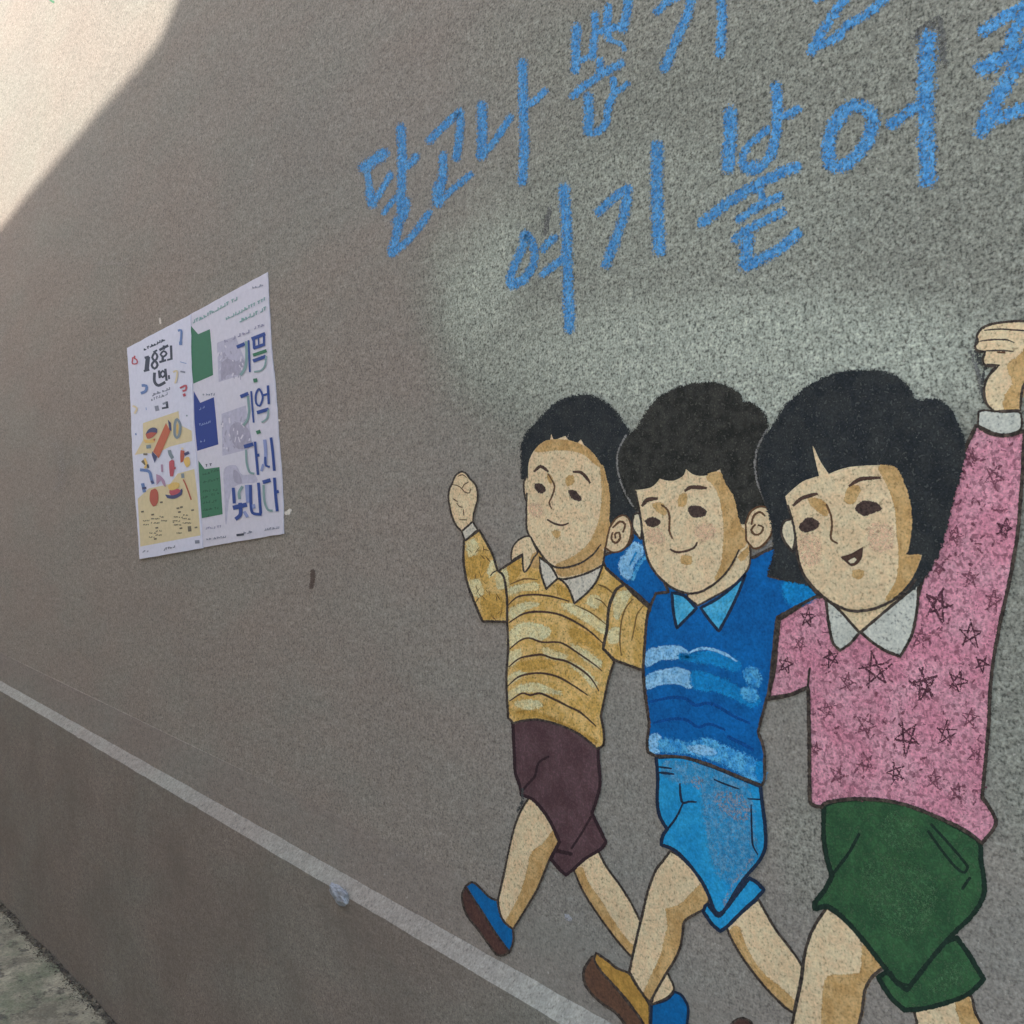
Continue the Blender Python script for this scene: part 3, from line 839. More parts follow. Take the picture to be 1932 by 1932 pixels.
# neck and collar
shape('neck', girl, G2, [(620, 600, 1), (1060, 540, 1), (1000, 610), (790, 775, 1), (700, 690)], K_skin)
shape('collar', girl, G2, [(552, 545, 1), (640, 620), (700, 685), (785, 785, 1), (720, 860), (650, 908, 1), (600, 850), (572, 720)], K_coolwhite, K_line, 20)
shape('collar', girl, G2, [(795, 780, 1), (900, 690), (1030, 580), (1195, 445, 1), (1190, 600), (1150, 800), (1070, 948, 1), (960, 905), (870, 845)], K_coolwhite, K_line, 20)

# ------------------------------------------------------------------ middle boy, below the head
M1, M2, M3, L_ = 'M1', 'M2', 'M3', 'L'
shape('leg', boy2, LB, [(1225, 400, 1), (1330, 590), (1450, 790), (1600, 980), (1740, 1180), (1765, 1225, 1), (1720, 1500), (1655, 1795, 1), (1550, 1725), (1300, 1470), (1050, 1150), (900, 900), (830, 740, 1), (950, 600)], K_skin, K_line, 30,
      extra=lambda s: s.fill(LB, [(870, 800, 1), (960, 740), (1040, 930), (1150, 1150), (1300, 1340), (1500, 1500), (1650, 1640, 1), (1640, 1775, 1), (1550, 1715), (1300, 1455), (1060, 1150), (920, 900)], K_shade, 22))
def b2l(s):
    s.fill(L_, [(1560, 620), (1640, 540), (1700, 580), (1730, 665), (1675, 770), (1560, 835), (1478, 900), (1455, 1020), (1435, 1150), (1370, 1290), (1260, 1450), (1120, 1690, 1), (1080, 1640), (1150, 1460), (1250, 1250), (1290, 1080), (1320, 950), (1300, 780, 1), (1450, 730)], K_shade, 18)
shape('shoe_sole', boy2, L_, [(560, 1250), (480, 1360), (462, 1450), (500, 1570), (620, 1700), (800, 1830), (890, 1950), (960, 2060, 1), (1130, 2060, 1), (1040, 1880), (900, 1700), (740, 1500), (620, 1290, 1)], K_sole2, K_line, 26)
shape('shoe', boy2, L_, [(590, 1215, 1), (700, 1290), (800, 1370), (925, 1425), (1000, 1540), (1090, 1670), (1130, 1750, 1), (1130, 2060, 1), (1050, 1900), (900, 1690), (740, 1510), (640, 1400), (575, 1290)], K_gold, K_line, 24)
M_leg2 = [(1340, 185, 1), (1430, 240), (1560, 370), (1680, 540), (1732, 660), (1680, 770), (1560, 840), (1480, 900), (1460, 1020), (1440, 1150), (1380, 1290), (1280, 1450), (1190, 1610), (1130, 1720, 1), (1060, 1630), (980, 1510), (925, 1410, 1), (960, 1240), (1000, 1060), (1050, 860), (1100, 640), (1150, 480), (1200, 370), (1270, 280)]

# smallest boy's rear leg goes behind the middle boy's
B1, B2, B3 = 'B1', 'B2', 'B3'
shape('shoe', boy1, L_, [(1150, 1735, 1), (1300, 1690), (1380, 1610, 1), (1450, 1640), (1515, 1760), (1510, 1900), (1480, 2080, 1), (1140, 2080, 1)], K_shoe, K_navy, 24)
shape('ankle', boy1, L_, [(1300, 1400, 1), (1360, 1520), (1372, 1590), (1300, 1670), (1150, 1735, 1), (1170, 1650), (1230, 1530)], K_skin, K_line, 22)
shape('leg', boy1, B3, [(1400, 880, 1), (1490, 1050), (1600, 1200), (1700, 1360), (1775, 1510, 1), (1760, 1700), (1695, 1810, 1), (1560, 1655), (1400, 1435), (1280, 1245), (1195, 1050, 1), (1300, 960)], K_skin, K_line, 18,
      extra=lambda s: s.fill(B3, [(1215, 1080, 1), (1265, 1045), (1330, 1190), (1430, 1330), (1520, 1480), (1650, 1660), (1730, 1740, 1), (1690, 1790, 1), (1560, 1640), (1400, 1420), (1285, 1235)], K_shade, 11))
shape('leg', boy2, L_, M_leg2, K_skin, K_line, 26, extra=b2l)
# shorts
def b2s(s):
    s.fill(M3, [(1000, 420), (1250, 480), (1380, 600), (1400, 900), (1420, 1080), (1300, 1280), (1180, 1300), (1060, 1150), (1020, 900), (980, 650)], K_wear, 60)
    s.fill(M3, [(640, 290), (850, 300), (1100, 370), (1350, 480), (1300, 560), (1000, 460), (780, 470), (640, 400)], K_wear, 30)
    s.fill(M3, [(880, 420), (960, 430), (970, 510), (890, 500)], K_wearg, 24)
    s.fill(M3, [(1080, 560), (1300, 580), (1380, 760), (1250, 780), (1110, 680)], K_wearg, 40)
    s.line(M3, [(1400, 1110), (1290, 1250), (1200, 1400), (1150, 1520)], K_wearg, 70)
    for l, w in (([(775, 480), (780, 580), (800, 640), (850, 630), (910, 632)], 26), ([(800, 645), (740, 770), (640, 900)], 24), ([(590, 330), (700, 345)], 20), ([(600, 380), (720, 392)], 26),
                 ([(1070, 440), (1150, 475), (1280, 520)], 20), ([(1360, 605), (1470, 612)], 18), ([(1385, 660), (1390, 850), (1400, 1000), (1440, 1080)], 20)):
        s.line(M3, l, K_navy, w, taper=0.3)
shape('shorts_cuff', boy2, M3, [(1370, 1285, 1), (1430, 1320), (1495, 1385, 1), (1420, 1470), (1280, 1600), (1180, 1700), (1120, 1740, 1), (1050, 1680), (975, 1570, 1), (1010, 1510), (1100, 1610), (1160, 1555)], K_lshort, K_navy, 30)
shape('shorts', boy2, M3, [(570, 250, 1), (800, 250), (1000, 310), (1200, 390), (1465, 500, 1), (1480, 640), (1505, 850), (1505, 1030), (1445, 1150), (1350, 1260), (1250, 1400), (1165, 1550), (1110, 1590), (1070, 1560), (1030, 1450, 1), (960, 1310), (830, 1140), (720, 1040), (615, 1000, 1),
      (625, 930), (665, 865, 1), (600, 750), (580, 620), (585, 420)], K_lshort, K_navy, 28, extra=b2s)
# vest body and far arm
def b2v(s):
    s.fill(M2, [(1540, 240), (1690, 245), (1780, 340), (1650, 410), (1560, 380)], K_mid, 50)
    s.fill(M2, [(345, 835), (440, 800), (600, 785), (685, 825), (700, 870), (600, 885), (440, 900), (345, 955)], K_paleblue, 16)
    s.fill(M2, [(620, 870), (760, 860), (900, 845), (1050, 880), (1130, 940), (1100, 980), (950, 930), (760, 900)], K_mid, 40)
    s.line(M2, [(700, 840), (800, 805), (900, 810), (1010, 850), (1110, 910)], K_paleblue, 34, taper=0.5)
    s.fill(M2, [(345, 1050), (430, 1005), (600, 975), (690, 1000), (750, 1060), (720, 1135), (610, 1100), (450, 1105), (350, 1145)], K_paleblue, 16)
    s.fill(M2, [(740, 1010), (850, 1030), (1000, 1080), (1150, 1160), (1300, 1230), (1250, 1290), (1100, 1220), (950, 1160), (760, 1130)], K_mid, 34)
    s.fill(M2, [(1180, 1000), (1270, 980), (1310, 1060), (1290, 1120), (1210, 1080)], K_sky, 30)
    s.fill(M2, [(1160, 1160), (1240, 1150), (1290, 1220), (1200, 1240)], K_sky, 30)
    s.line(M2, [(370, 1260), (560, 1222), (680, 1235), (760, 1290), (860, 1270), (960, 1305), (1100, 1390), (1220, 1440)], K_blueline, 34, taper=0.3)
    s.line(M2, [(400, 1440), (550, 1408), (680, 1415), (780, 1475), (880, 1450), (1010, 1500)], K_blueline, 30, taper=0.3)
    s.line(M2, [(1040, 1560), (1160, 1620), (1250, 1670)], K_blueline, 36)
    s.fill(M2, [(375, 1560), (430, 1545), (470, 1600), (440, 1690), (372, 1670)], K_paleblue, 20)
    s.fill(M2, [(470, 1590), (700, 1620), (860, 1590), (1000, 1650), (1180, 1730), (1330, 1830), (1335, 1950), (1180, 1880), (1000, 1780), (820, 1720), (620, 1680), (470, 1670)], K_sky, 36)
    s.fill(M2, [(700, 1650), (850, 1650), (930, 1700), (800, 1700)], K_paleblue, 20)
    s.fill(M2, [(1290, 1780), (1335, 1800), (1338, 1930), (1290, 1900)], K_mid, 20)
shape('vest', boy2, M2, [(395, 330, 1), (480, 180), (800, 60), (1150, -10), (1245, 25), (1340, -25), (1455, -70, 1), (1440, 60), (1385, 180, 1), (1540, 212), (1690, 222), (1810, 345, 1), (1650, 432), (1460, 535, 1), (1440, 700), (1420, 900), (1390, 1150), (1345, 1330), (1295, 1520, 1),
      (1345, 1660), (1352, 1800), (1350, 1935, 1), (1331, 1975, 1), (1200, 1930), (1051, 1868), (851, 1790), (651, 1735), (411, 1722, 1), (350, 1690, 1), (345, 1600), (362, 1450), (335, 1250), (312, 1000), (318, 700), (340, 540), (372, 450)], K_blue, K_line, 26, extra=b2v)
# arm over the smallest boy's shoulder
shape('arm', boy2, M2, [(-80, 45, 1), (-20, 0), (100, -40), (200, -100), (225, -190, 1), (330, -140), (380, 20), (470, 180), (530, 320, 1), (420, 330, 1), (372, 440, 1), (250, 325), (130, 235), (0, 120)], K_blue, K_line, 24,
      extra=lambda s: (s.fill(M2, [(120, 60), (190, -40), (240, -100), (300, -60), (290, 0), (220, 90), (200, 200), (130, 160)], K_paleblue, 20),
                       s.line(M2, [(330, 20), (270, 90), (220, 210)], K_sky, 44), s.line(M2, [(250, -20), (200, 80)], K_mid, 22)))
shape('neck', boy2, M1, [(1080, 1380, 1), (1210, 1500), (1230, 1600), (1222, 1720), (1180, 1800), (1080, 1900), (900, 2005), (780, 2070, 1), (690, 1985), (800, 1900)], K_skin, K_line, 18,
      extra=lambda s: s.fill(M1, [(1120, 1420), (1200, 1480), (1215, 1600), (1150, 1680), (1120, 1560)], K_shade, 13))
shape('collar', boy2, M2, [(558, 325, 1), (660, 350), (768, 458, 1), (600, 630, 1), (572, 500)], K_collar, K_navy, 24)
shape('collar', boy2, M2, [(805, 455, 1), (960, 368), (1090, 265), (1190, 165, 1), (1125, 330), (1045, 500), (960, 655, 1), (880, 560)], K_collar, K_navy, 24)

# ------------------------------------------------------------------ smallest boy, below the head
def b1l(s):
    s.fill(B3, [(1040, 730), (1075, 820, 1), (1005, 940), (955, 1060), (885, 1230), (790, 1390), (680, 1560, 1), (625, 1520), (700, 1380), (770, 1220), (815, 1050), (850, 920), (950, 840)], K_shade, 13)
shape('shoe_sole', boy1, B3, [(280, 1205, 1), (248, 1265), (250, 1345), (290, 1460), (380, 1575), (460, 1685), (540, 1790), (600, 1798), (655, 1765, 1), (600, 1700), (520, 1560), (420, 1400), (340, 1290)], K_sole, K_line, 18)
shape('shoe', boy1, B3, [(275, 1205, 1), (335, 1172), (400, 1220), (480, 1300), (548, 1330, 1), (565, 1420), (600, 1500), (682, 1575, 1), (684, 1680), (652, 1772, 1), (600, 1700), (520, 1590), (420, 1430), (340, 1310)], K_shoe, K_line, 18)
shape('leg', boy1, B3, [(825, 440, 1), (930, 540), (1030, 690), (1090, 820, 1), (1010, 945), (960, 1060), (890, 1230), (790, 1400), (682, 1575, 1), (610, 1515), (568, 1430), (553, 1320, 1), (600, 1120), (650, 880), (700, 680), (760, 540)], K_skin, K_line, 18, extra=b1l)
def b1s(s):
    s.line(B3, [(985, 95), (900, 150), (870, 260), (800, 340), (755, 400)], K_maroonline, 24)
    s.line(B3, [(1350, 610), (1270, 750), (1185, 880)], K_maroonline, 24)
    s.line(B3, [(1050, 900), (1180, 930)], K_maroonline, 40)
shape('shorts', boy1, B3, [(680, -205, 1), (900, -235), (1100, -180), (1290, -95), (1415, 10, 1), (1412, 100), (1428, 320), (1402, 450), (1358, 580, 1), (1480, 830, 1), (1430, 890), (1300, 970), (1200, 1060), (1135, 1112, 1), (1080, 1060), (1005, 970, 1), (1080, 825, 1), (1000, 650), (900, 510), (830, 450), (752, 425, 1),
      (738, 340), (702, 240), (694, 100)], K_maroon, K_maroonline, 26, extra=b1s)
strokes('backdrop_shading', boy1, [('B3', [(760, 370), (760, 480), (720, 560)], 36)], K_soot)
def b1j(s):
    for pg in ([(650, 820), (760, 740), (900, 750), (1000, 800), (930, 870), (760, 860), (655, 930)], [(648, 1000), (740, 965), (740, 1030), (648, 1100)], [(950, 950), (1060, 990), (1140, 1015), (1130, 1045), (970, 1025)],
               [(650, 1190), (800, 1130), (760, 1180), (645, 1255)], [(655, 1330), (760, 1270), (910, 1260), (1000, 1300), (1100, 1340), (900, 1320), (740, 1325), (650, 1395)], [(640, 440), (880, 395), (890, 440), (750, 450), (650, 490)],
               [(660, 620), (800, 560), (900, 570), (780, 620), (660, 700)], [(1100, 580), (1230, 590), (1470, 740), (1480, 830), (1350, 740), (1200, 650)], [(1350, 500), (1420, 520), (1400, 600), (1320, 560)],
               [(1160, 1070), (1300, 1140), (1400, 1250), (1380, 1290), (1280, 1180)], [(700, 1420), (850, 1400), (930, 1440), (800, 1470)], [(560, 330), (630, 260), (640, 420), (620, 500), (580, 400)], [(1180, 920), (1330, 990), (1440, 1080), (1420, 1120), (1280, 1030)]):
        s.fill(B2, pg, K_cream, 22)
    for pg in ([(640, 240), (740, 200), (720, 330), (640, 380)], [(1180, 780), (1330, 830), (1430, 940), (1300, 920), (1180, 840)], [(740, 1080), (900, 1050), (1040, 1090), (900, 1130), (760, 1140)], [(700, 1500), (900, 1500), (1300, 1690), (1400, 1760), (1100, 1600), (900, 1540)],
               [(1060, 400), (1130, 440), (1160, 540), (1080, 480)]):
        s.fill(B2, pg, K_ochre, 22)
    for l, w in (([(640, 580), (720, 510), (850, 490), (1000, 503), (1160, 545)], 20), ([(650, 728), (770, 655), (900, 636), (1060, 655), (1200, 715), (1340, 805), (1450, 905)], 22),
                 ([(1220, 582), (1350, 645), (1480, 745)], 16), ([(655, 955), (740, 885), (820, 862), (930, 897), (1090, 902), (1230, 985), (1380, 1090), (1440, 1140)], 20),
                 ([(650, 1105), (740, 1035), (860, 1010), (930, 1005), (1020, 1035), (1150, 1065), (1290, 1150), (1360, 1220), (1415, 1310)], 22), ([(640, 1270), (740, 1190), (900, 1162), (1060, 1192), (1200, 1270), (1320, 1350)], 22),
                 ([(655, 1400), (760, 1335), (830, 1352), (910, 1335), (1010, 1375), (1150, 1445), (1260, 1500), (1390, 1615)], 22), ([(660, 400), (780, 355), (890, 362)], 16), ([(1415, 405), (1480, 430), (1545, 485)], 18), ([(1385, 520), (1440, 545), (1490, 600)], 12),
                 ([(620, 400), (640, 560), (620, 640)], 12)):
        s.line(B2, l, K_ochre_line if w < 20 else K_fine, w, taper=0.45)
shape('jumper', boy1, B2, [(555, 290, 1), (650, 225), (750, 165), (890, 100), (1150, 60), (1400, 120), (1480, 270, 1), (1630, 400, 1), (1560, 470), (1510, 560), (1500, 640), (1485, 780), (1450, 950, 1), (1550, 1060, 1), (1505, 1200), (1460, 1400), (1435, 1530, 1), (1462, 1700), (1455, 1780), (1400, 1810, 1),
      (1270, 1700), (1100, 1615), (900, 1562), (760, 1572), (685, 1592, 1), (640, 1545, 1), (625, 1200), (640, 950), (630, 700), (615, 520), (560, 380)], K_yel, K_line, 20, extra=b1j)
def b1r(s):
    for pg in ([(1545, 560), (1600, 470), (1690, 470), (1640, 580), (1570, 700)], [(1510, 800), (1590, 780), (1590, 880), (1510, 900)]):
        s.fill(B2, pg, K_cream, 18)
    for l, w in (([(1710, 530), (1650, 600), (1612, 720), (1598, 880), (1610, 1010)], 16), ([(1800, 585), (1745, 660), (1725, 760), (1700, 880)], 15)):
        s.line(B2, l, K_ochre_line, w, taper=0.4)
shape('sleeve', boy1, B2, [(1640, 400, 1), (1570, 445), (1520, 550), (1498, 640), (1488, 780), (1455, 950, 1), (1550, 1050, 1), (1795, 1140, 1), (1812, 900), (1825, 720), (1850, 600, 1), (1740, 510)], K_yel, K_line, 24, extra=b1r)
def b1a(s):
    for pg in ([(290, 50), (350, 20), (380, 100), (320, 180)], [(470, 250), (520, 200), (540, 280), (480, 330)], [(540, 330), (620, 290), (630, 400), (560, 430)], [(300, 400), (380, 360), (420, 480), (360, 500)]):
        s.fill(B2, pg, K_cream, 22)
    for pg in ([(280, 200), (400, 160), (470, 220), (400, 330), (300, 330)], [(420, 520), (560, 500), (600, 640), (460, 690)]):
        s.fill(B2, pg, K_ochre, 26)
    rr = random.Random(3)
    for i in range(26):
        y = rr.uniform(60, 680); x = rr.uniform(270 + y * 0.22, 430 + y * 0.25)
        s.line(B2, [(x, y), (x + rr.uniform(-30, 40), y + rr.uniform(10, 50))], K_ochre_line, rr.uniform(8, 14), taper=0.5)
    s.line(B2, [(550, 280), (510, 300), (490, 325)], K_line, 14)
shape('sleeve', boy1, B2, [(262, 30, 1), (395, -62, 1), (440, 20), (500, 130), (548, 280, 1), (600, 330), (628, 500), (632, 722, 1), (420, 718, 1), (345, 540), (285, 370), (258, 200)], K_yel, K_line, 20, extra=b1a)
shape('cuff', boy1, B1, [(242, 1285, 1), (335, 1200, 1), (378, 1270, 1), (270, 1368, 1)], K_white, K_line, 16)
def b1f(s):
    for l in ([(165, 885), (205, 892), (240, 915), (270, 950), (310, 955), (318, 925)], [(245, 915), (262, 885), (300, 862)], [(212, 812), (250, 800), (282, 822)], [(168, 1005), (205, 1030)], [(200, 1045), (222, 1072), (245, 1080)], [(256, 1100), (260, 1145)], [(225, 1185), (285, 1187)]):
        s.line(B1, l, K_brown, 12, taper=0.3)
shape('fist', boy1, B1, [(200, 795), (245, 772), (285, 795), (315, 838), (352, 872), (375, 930), (377, 1010), (360, 1080), (345, 1130), (338, 1200, 1), (242, 1285, 1), (195, 1235), (160, 1160), (140, 1080), (128, 990), (140, 915), (162, 870), (178, 825)], K_skin, K_line, 16, extra=b1f)
shape('neck', boy1, B2, [(860, 60, 1), (960, 180), (1050, 345, 1), (1120, 360), (1300, 315), (1450, 240, 1), (1470, 90), (1440, -20, 1)], K_skin, K_line, 16,
      extra=lambda s: s.fill(B2, [(1060, 270), (1200, 250), (1330, 190), (1440, 100), (1440, 210), (1300, 290), (1100, 330)], K_shade, 9))
shape('collar', boy1, B2, [(903, 165, 1), (1000, 240), (1065, 350, 1), (965, 443, 1), (920, 300)], K_white, K_line, 18)
shape('collar', boy1, B2, [(1060, 350, 1), (1120, 358), (1300, 312), (1448, 240, 1), (1400, 370), (1310, 480), (1208, 565, 1), (1160, 440), (1110, 375)], K_white, K_line, 18)

# ------------------------------------------------------------------ the three heads
def head(who, crop, hair, hair_mat, face, fol, ears, extra, w=16):
    sh = Sheet(); sh.fill(crop, hair, hair_mat, 26)
    sh.build('hair', who)
    for e, m in ears[0]:
        shape('ear', who, crop, e, m, K_line, w)
    s = Sheet(); s.fill(crop, face, K_skin, 5)
    extra(s)
    fo = s.build('face', who)
    o = Sheet(); o.line(crop, fol, K_line, (w + 3) * 1.35, taper=0.2)
    o.build('face_outline', who)
    for e, m, curls in ears[1]:
        def ex(s2, curls=curls):
            for c_ in curls: s2.line(crop, c_, K_brown, 24, taper=0.2)
        shape('ear', who, crop, e, m, K_brown, w, extra=ex)
    return fo

def feat(who, face, crop, brows, eyes, nose, mouth, bw=24, nw=14):
    bw *= 1.45; nw *= 1.5
    for b_ in brows:
        s = Sheet(); s.line(crop, b_, K_fine, bw, taper=0.35); s.build('eyebrow', face)
    for e in eyes:
        ex_ = sum(p[0] for p in e) / len(e); ey_ = sum(p[1] for p in e) / len(e)
        e = [(ex_ + (p[0] - ex_) * 0.86, ey_ + (p[1] - ey_) * 0.82) for p in e]
        s = Sheet(); s.fill(crop, e, K_eye, 14); s.build('eye', face)
    s = Sheet(); s.line(crop, nose, K_brown, nw, taper=0.2); s.build('nose', face)
    s = Sheet(); mouth(s); s.build('mouth', face)

def f1(s):
    s.fill(B1, [(1440, 720), (1490, 880), (1505, 1000), (1500, 1200), (1512, 1270), (1475, 1400), (1400, 1455), (1300, 1530), (1150, 1580), (1050, 1580), (1200, 1505), (1330, 1400), (1400, 1260), (1435, 1150), (1450, 950)], K_shade, 11)
    s.fill(B1, [(870, 595), (950, 520), (1060, 500), (1200, 520), (1320, 575), (1400, 665), (1440, 735), (1380, 700), (1290, 625), (1200, 595), (1060, 585), (930, 600)], K_shade, 7)
    s.fill(B1, [(1140, 830), (1190, 810), (1200, 860), (1150, 890)], K_shade, 11)
    s.fill(B1, [(1020, 1290), (1080, 1290), (1060, 1340)], K_shade, 13)
    s.fill(B1, [(820, 1060), (900, 1050), (930, 1130), (860, 1160)], K_blush, 30)
    s.fill(B1, [(980, 790), (1020, 830), (1010, 880), (985, 850)], K_shade, 7)
face1 = head(boy1, B1,
     [(775, 820), (770, 700), (768, 580), (800, 470), (890, 365), (960, 290), (1050, 200), (1180, 145), (1310, 130), (1440, 178), (1550, 270), (1620, 370), (1665, 440), (1640, 520), (1600, 640), (1610, 800), (1650, 950), (1705, 1060), (1715, 1200), (1600, 1260), (1400, 1280), (1000, 1000), (830, 850)], K_hair,
     [(820, 700), (865, 595), (945, 522), (1000, 508), (1010, 455, 1), (1030, 505), (1080, 490), (1130, 470, 1), (1150, 500), (1200, 525), (1235, 530), (1265, 500, 1), (1290, 550), (1330, 580), (1410, 680), (1480, 850), (1505, 1000), (1500, 1180), (1515, 1260, 1), (1480, 1330), (1465, 1400), (1400, 1460), (1270, 1555), (1150, 1590), (1040, 1590), (960, 1530), (870, 1400), (808, 1290), (797, 1150), (808, 1000), (815, 830)],
     [(800, 960), (797, 1120), (803, 1280), (870, 1400), (960, 1530), (1040, 1590), (1150, 1592), (1270, 1552), (1370, 1480), (1432, 1400)],
     ([([(800, 820, 1), (778, 855), (775, 930), (790, 1020, 1), (818, 1020), (830, 850)], K_skin)],
      [([(1510, 1255, 1), (1565, 1175), (1630, 1147), (1680, 1190), (1697, 1290), (1662, 1400), (1600, 1455), (1530, 1462), (1475, 1425, 1), (1490, 1340)], K_skin,
        [[(1540, 1250), (1600, 1200), (1642, 1225), (1625, 1290)], [(1535, 1300), (1525, 1350), (1560, 1385), (1600, 1345), (1590, 1295), (1555, 1310), (1560, 1340)]])]), f1, 14)
feat(boy1, face1, B1, [[(868, 768), (920, 728), (978, 768)], [(1205, 775), (1260, 778), (1300, 810), (1340, 865)]],
     [[(868, 875), (930, 885), (965, 935), (930, 958), (880, 930)], [(1155, 925), (1220, 945), (1275, 1025), (1210, 1012), (1170, 975)]],
     [(985, 795), (1012, 840), (1038, 900), (1018, 980), (992, 1040), (1012, 1088)],
     lambda s: s.line(B1, [(978, 1185), (1040, 1220), (1110, 1232), (1155, 1215)], K_fine, 20, taper=0.2), 22, 12)
strokes('hair_parting', boy1, [('B1', [(1178, 375), (1165, 430), (1148, 480)], 12, K_smear)], K_smear)
# the hand on his shoulder belongs to the middle child
shape('hand', boy2, B1, [(665, 1500), (685, 1410), (750, 1345), (825, 1328), (862, 1400), (892, 1465), (860, 1510), (815, 1600), (778, 1635), (765, 1560), (765, 1478, 1), (710, 1510), (668, 1535, 1)], K_skin, K_line, 15,
      extra=lambda s: s.fill(B1, [(850, 1480), (890, 1460), (900, 1590), (840, 1590), (830, 1560)], K_shade, 5))

def f2(s):
    s.fill(M1, [(860, 965), (960, 935), (1010, 1030), (1085, 1160), (1112, 1290), (1150, 1400), (1195, 1440), (1190, 1540), (1125, 1600), (1060, 1740), (960, 1845), (930, 1850), (990, 1700), (1010, 1400), (985, 1200), (940, 1060)], K_shade, 13)
    s.fill(M1, [(400, 1200), (480, 1205), (500, 1290), (430, 1250)], K_shade, 13)
    s.fill(M1, [(630, 1130), (680, 1120), (670, 1200), (620, 1210)], K_shade, 13)
    s.fill(M1, [(650, 1650), (720, 1660), (710, 1710), (650, 1700)], K_shade, 14)
    s.fill(M1, [(350, 1430), (450, 1420), (480, 1520), (380, 1530)], K_blush, 40)
    s.fill(M1, [(760, 1400), (900, 1380), (920, 1480), (800, 1500)], K_blush, 40)
face2 = head(boy2, M1,
     [(225, 1200), (150, 1090), (110, 900), (118, 750), (170, 650), (270, 560), (330, 450), (430, 320), (560, 240), (700, 190), (880, 175), (1030, 205), (1120, 260), (1155, 335, 1), (1240, 350), (1320, 420), (1357, 500), (1350, 600), (1300, 700), (1290, 850), (1310, 1000), (1350, 1150), (1380, 1250), (1300, 1350), (1100, 1400), (700, 1200), (300, 1250)], K_hair2,
     [(245, 1082, 1), (300, 1078), (380, 1060), (430, 1020), (455, 985, 1), (500, 1000), (560, 1005), (620, 985), (665, 950), (680, 905, 1), (740, 950), (820, 962), (900, 945), (970, 905, 1), (980, 960), (1020, 1050), (1085, 1160), (1112, 1290), (1130, 1380, 1), (1190, 1380), (1215, 1480), (1205, 1560), (1140, 1620), (1060, 1745), (960, 1850), (830, 1940), (700, 1960), (560, 1915), (430, 1800), (352, 1670), (312, 1490), (285, 1290)],
     [(248, 1090), (287, 1300), (312, 1500), (352, 1675), (430, 1805), (560, 1918), (700, 1965), (820, 1945), (960, 1852), (1060, 1735), (1132, 1595)],
     ([([(232, 1290, 1), (222, 1400), (290, 1505, 1), (300, 1400), (275, 1280)], K_skin2)],
      [([(1190, 1370, 1), (1230, 1270), (1310, 1222), (1385, 1245), (1418, 1340), (1410, 1450), (1340, 1550), (1260, 1580), (1195, 1510, 1)], K_skin,
        [[(1240, 1370), (1260, 1300), (1310, 1268), (1355, 1300)], [(1300, 1380), (1340, 1400), (1320, 1450), (1270, 1462), (1238, 1420), (1270, 1378)]])]), f2, 16)
feat(boy2, face2, M1, [[(308, 1208), (345, 1165), (425, 1152)], [(675, 1082), (720, 1055), (845, 1062)]],
     [[(322, 1345), (390, 1312), (465, 1350), (425, 1388), (360, 1388)], [(692, 1230), (775, 1212), (860, 1262), (845, 1300), (735, 1312)]],
     [(470, 1208), (520, 1250), (538, 1320), (535, 1420), (560, 1492)],
     lambda s: s.line(M1, [(548, 1590), (600, 1612), (680, 1602), (750, 1572), (772, 1532)], K_fine, 24, taper=0.2), 28, 15)
strokes('halo', boy2, [('M1', [(165, 610), (100, 740), (88, 860), (115, 1000), (170, 1130), (225, 1220)], 26), ('M1', [(1375, 560), (1320, 660), (1280, 760), (1270, 880), (1295, 1020), (1345, 1150), (1390, 1260)], 34),
                         ('M1', [(1250, 1630), (1350, 1580), (1430, 1490)], 30)], K_halo)

def f3(s):
    s.fill(G1, [(1140, 885), (1200, 870), (1285, 900), (1340, 1000), (1398, 1200), (1408, 1400), (1378, 1590), (1342, 1637, 1), (1492, 1635, 1), (1445, 1760), (1378, 1870), (1280, 1970), (1200, 2010), (1290, 1850), (1315, 1650), (1300, 1450), (1275, 1200), (1210, 1020)], K_shade, 13)
    s.fill(G1, [(545, 1152), (640, 1162), (700, 1225), (690, 1290), (620, 1250), (570, 1210)], K_shade, 13)
    s.fill(G1, [(890, 1050), (970, 1052), (960, 1110), (910, 1185), (850, 1165)], K_shade, 13)
    s.fill(G1, [(920, 1770), (1000, 1770), (980, 1820), (930, 1815)], K_shade, 14)
    s.fill(G1, [(470, 1480), (620, 1500), (620, 1680), (500, 1700)], K_blush, 50)
    s.fill(G1, [(1060, 1380), (1240, 1400), (1240, 1560), (1080, 1580)], K_blush, 50)
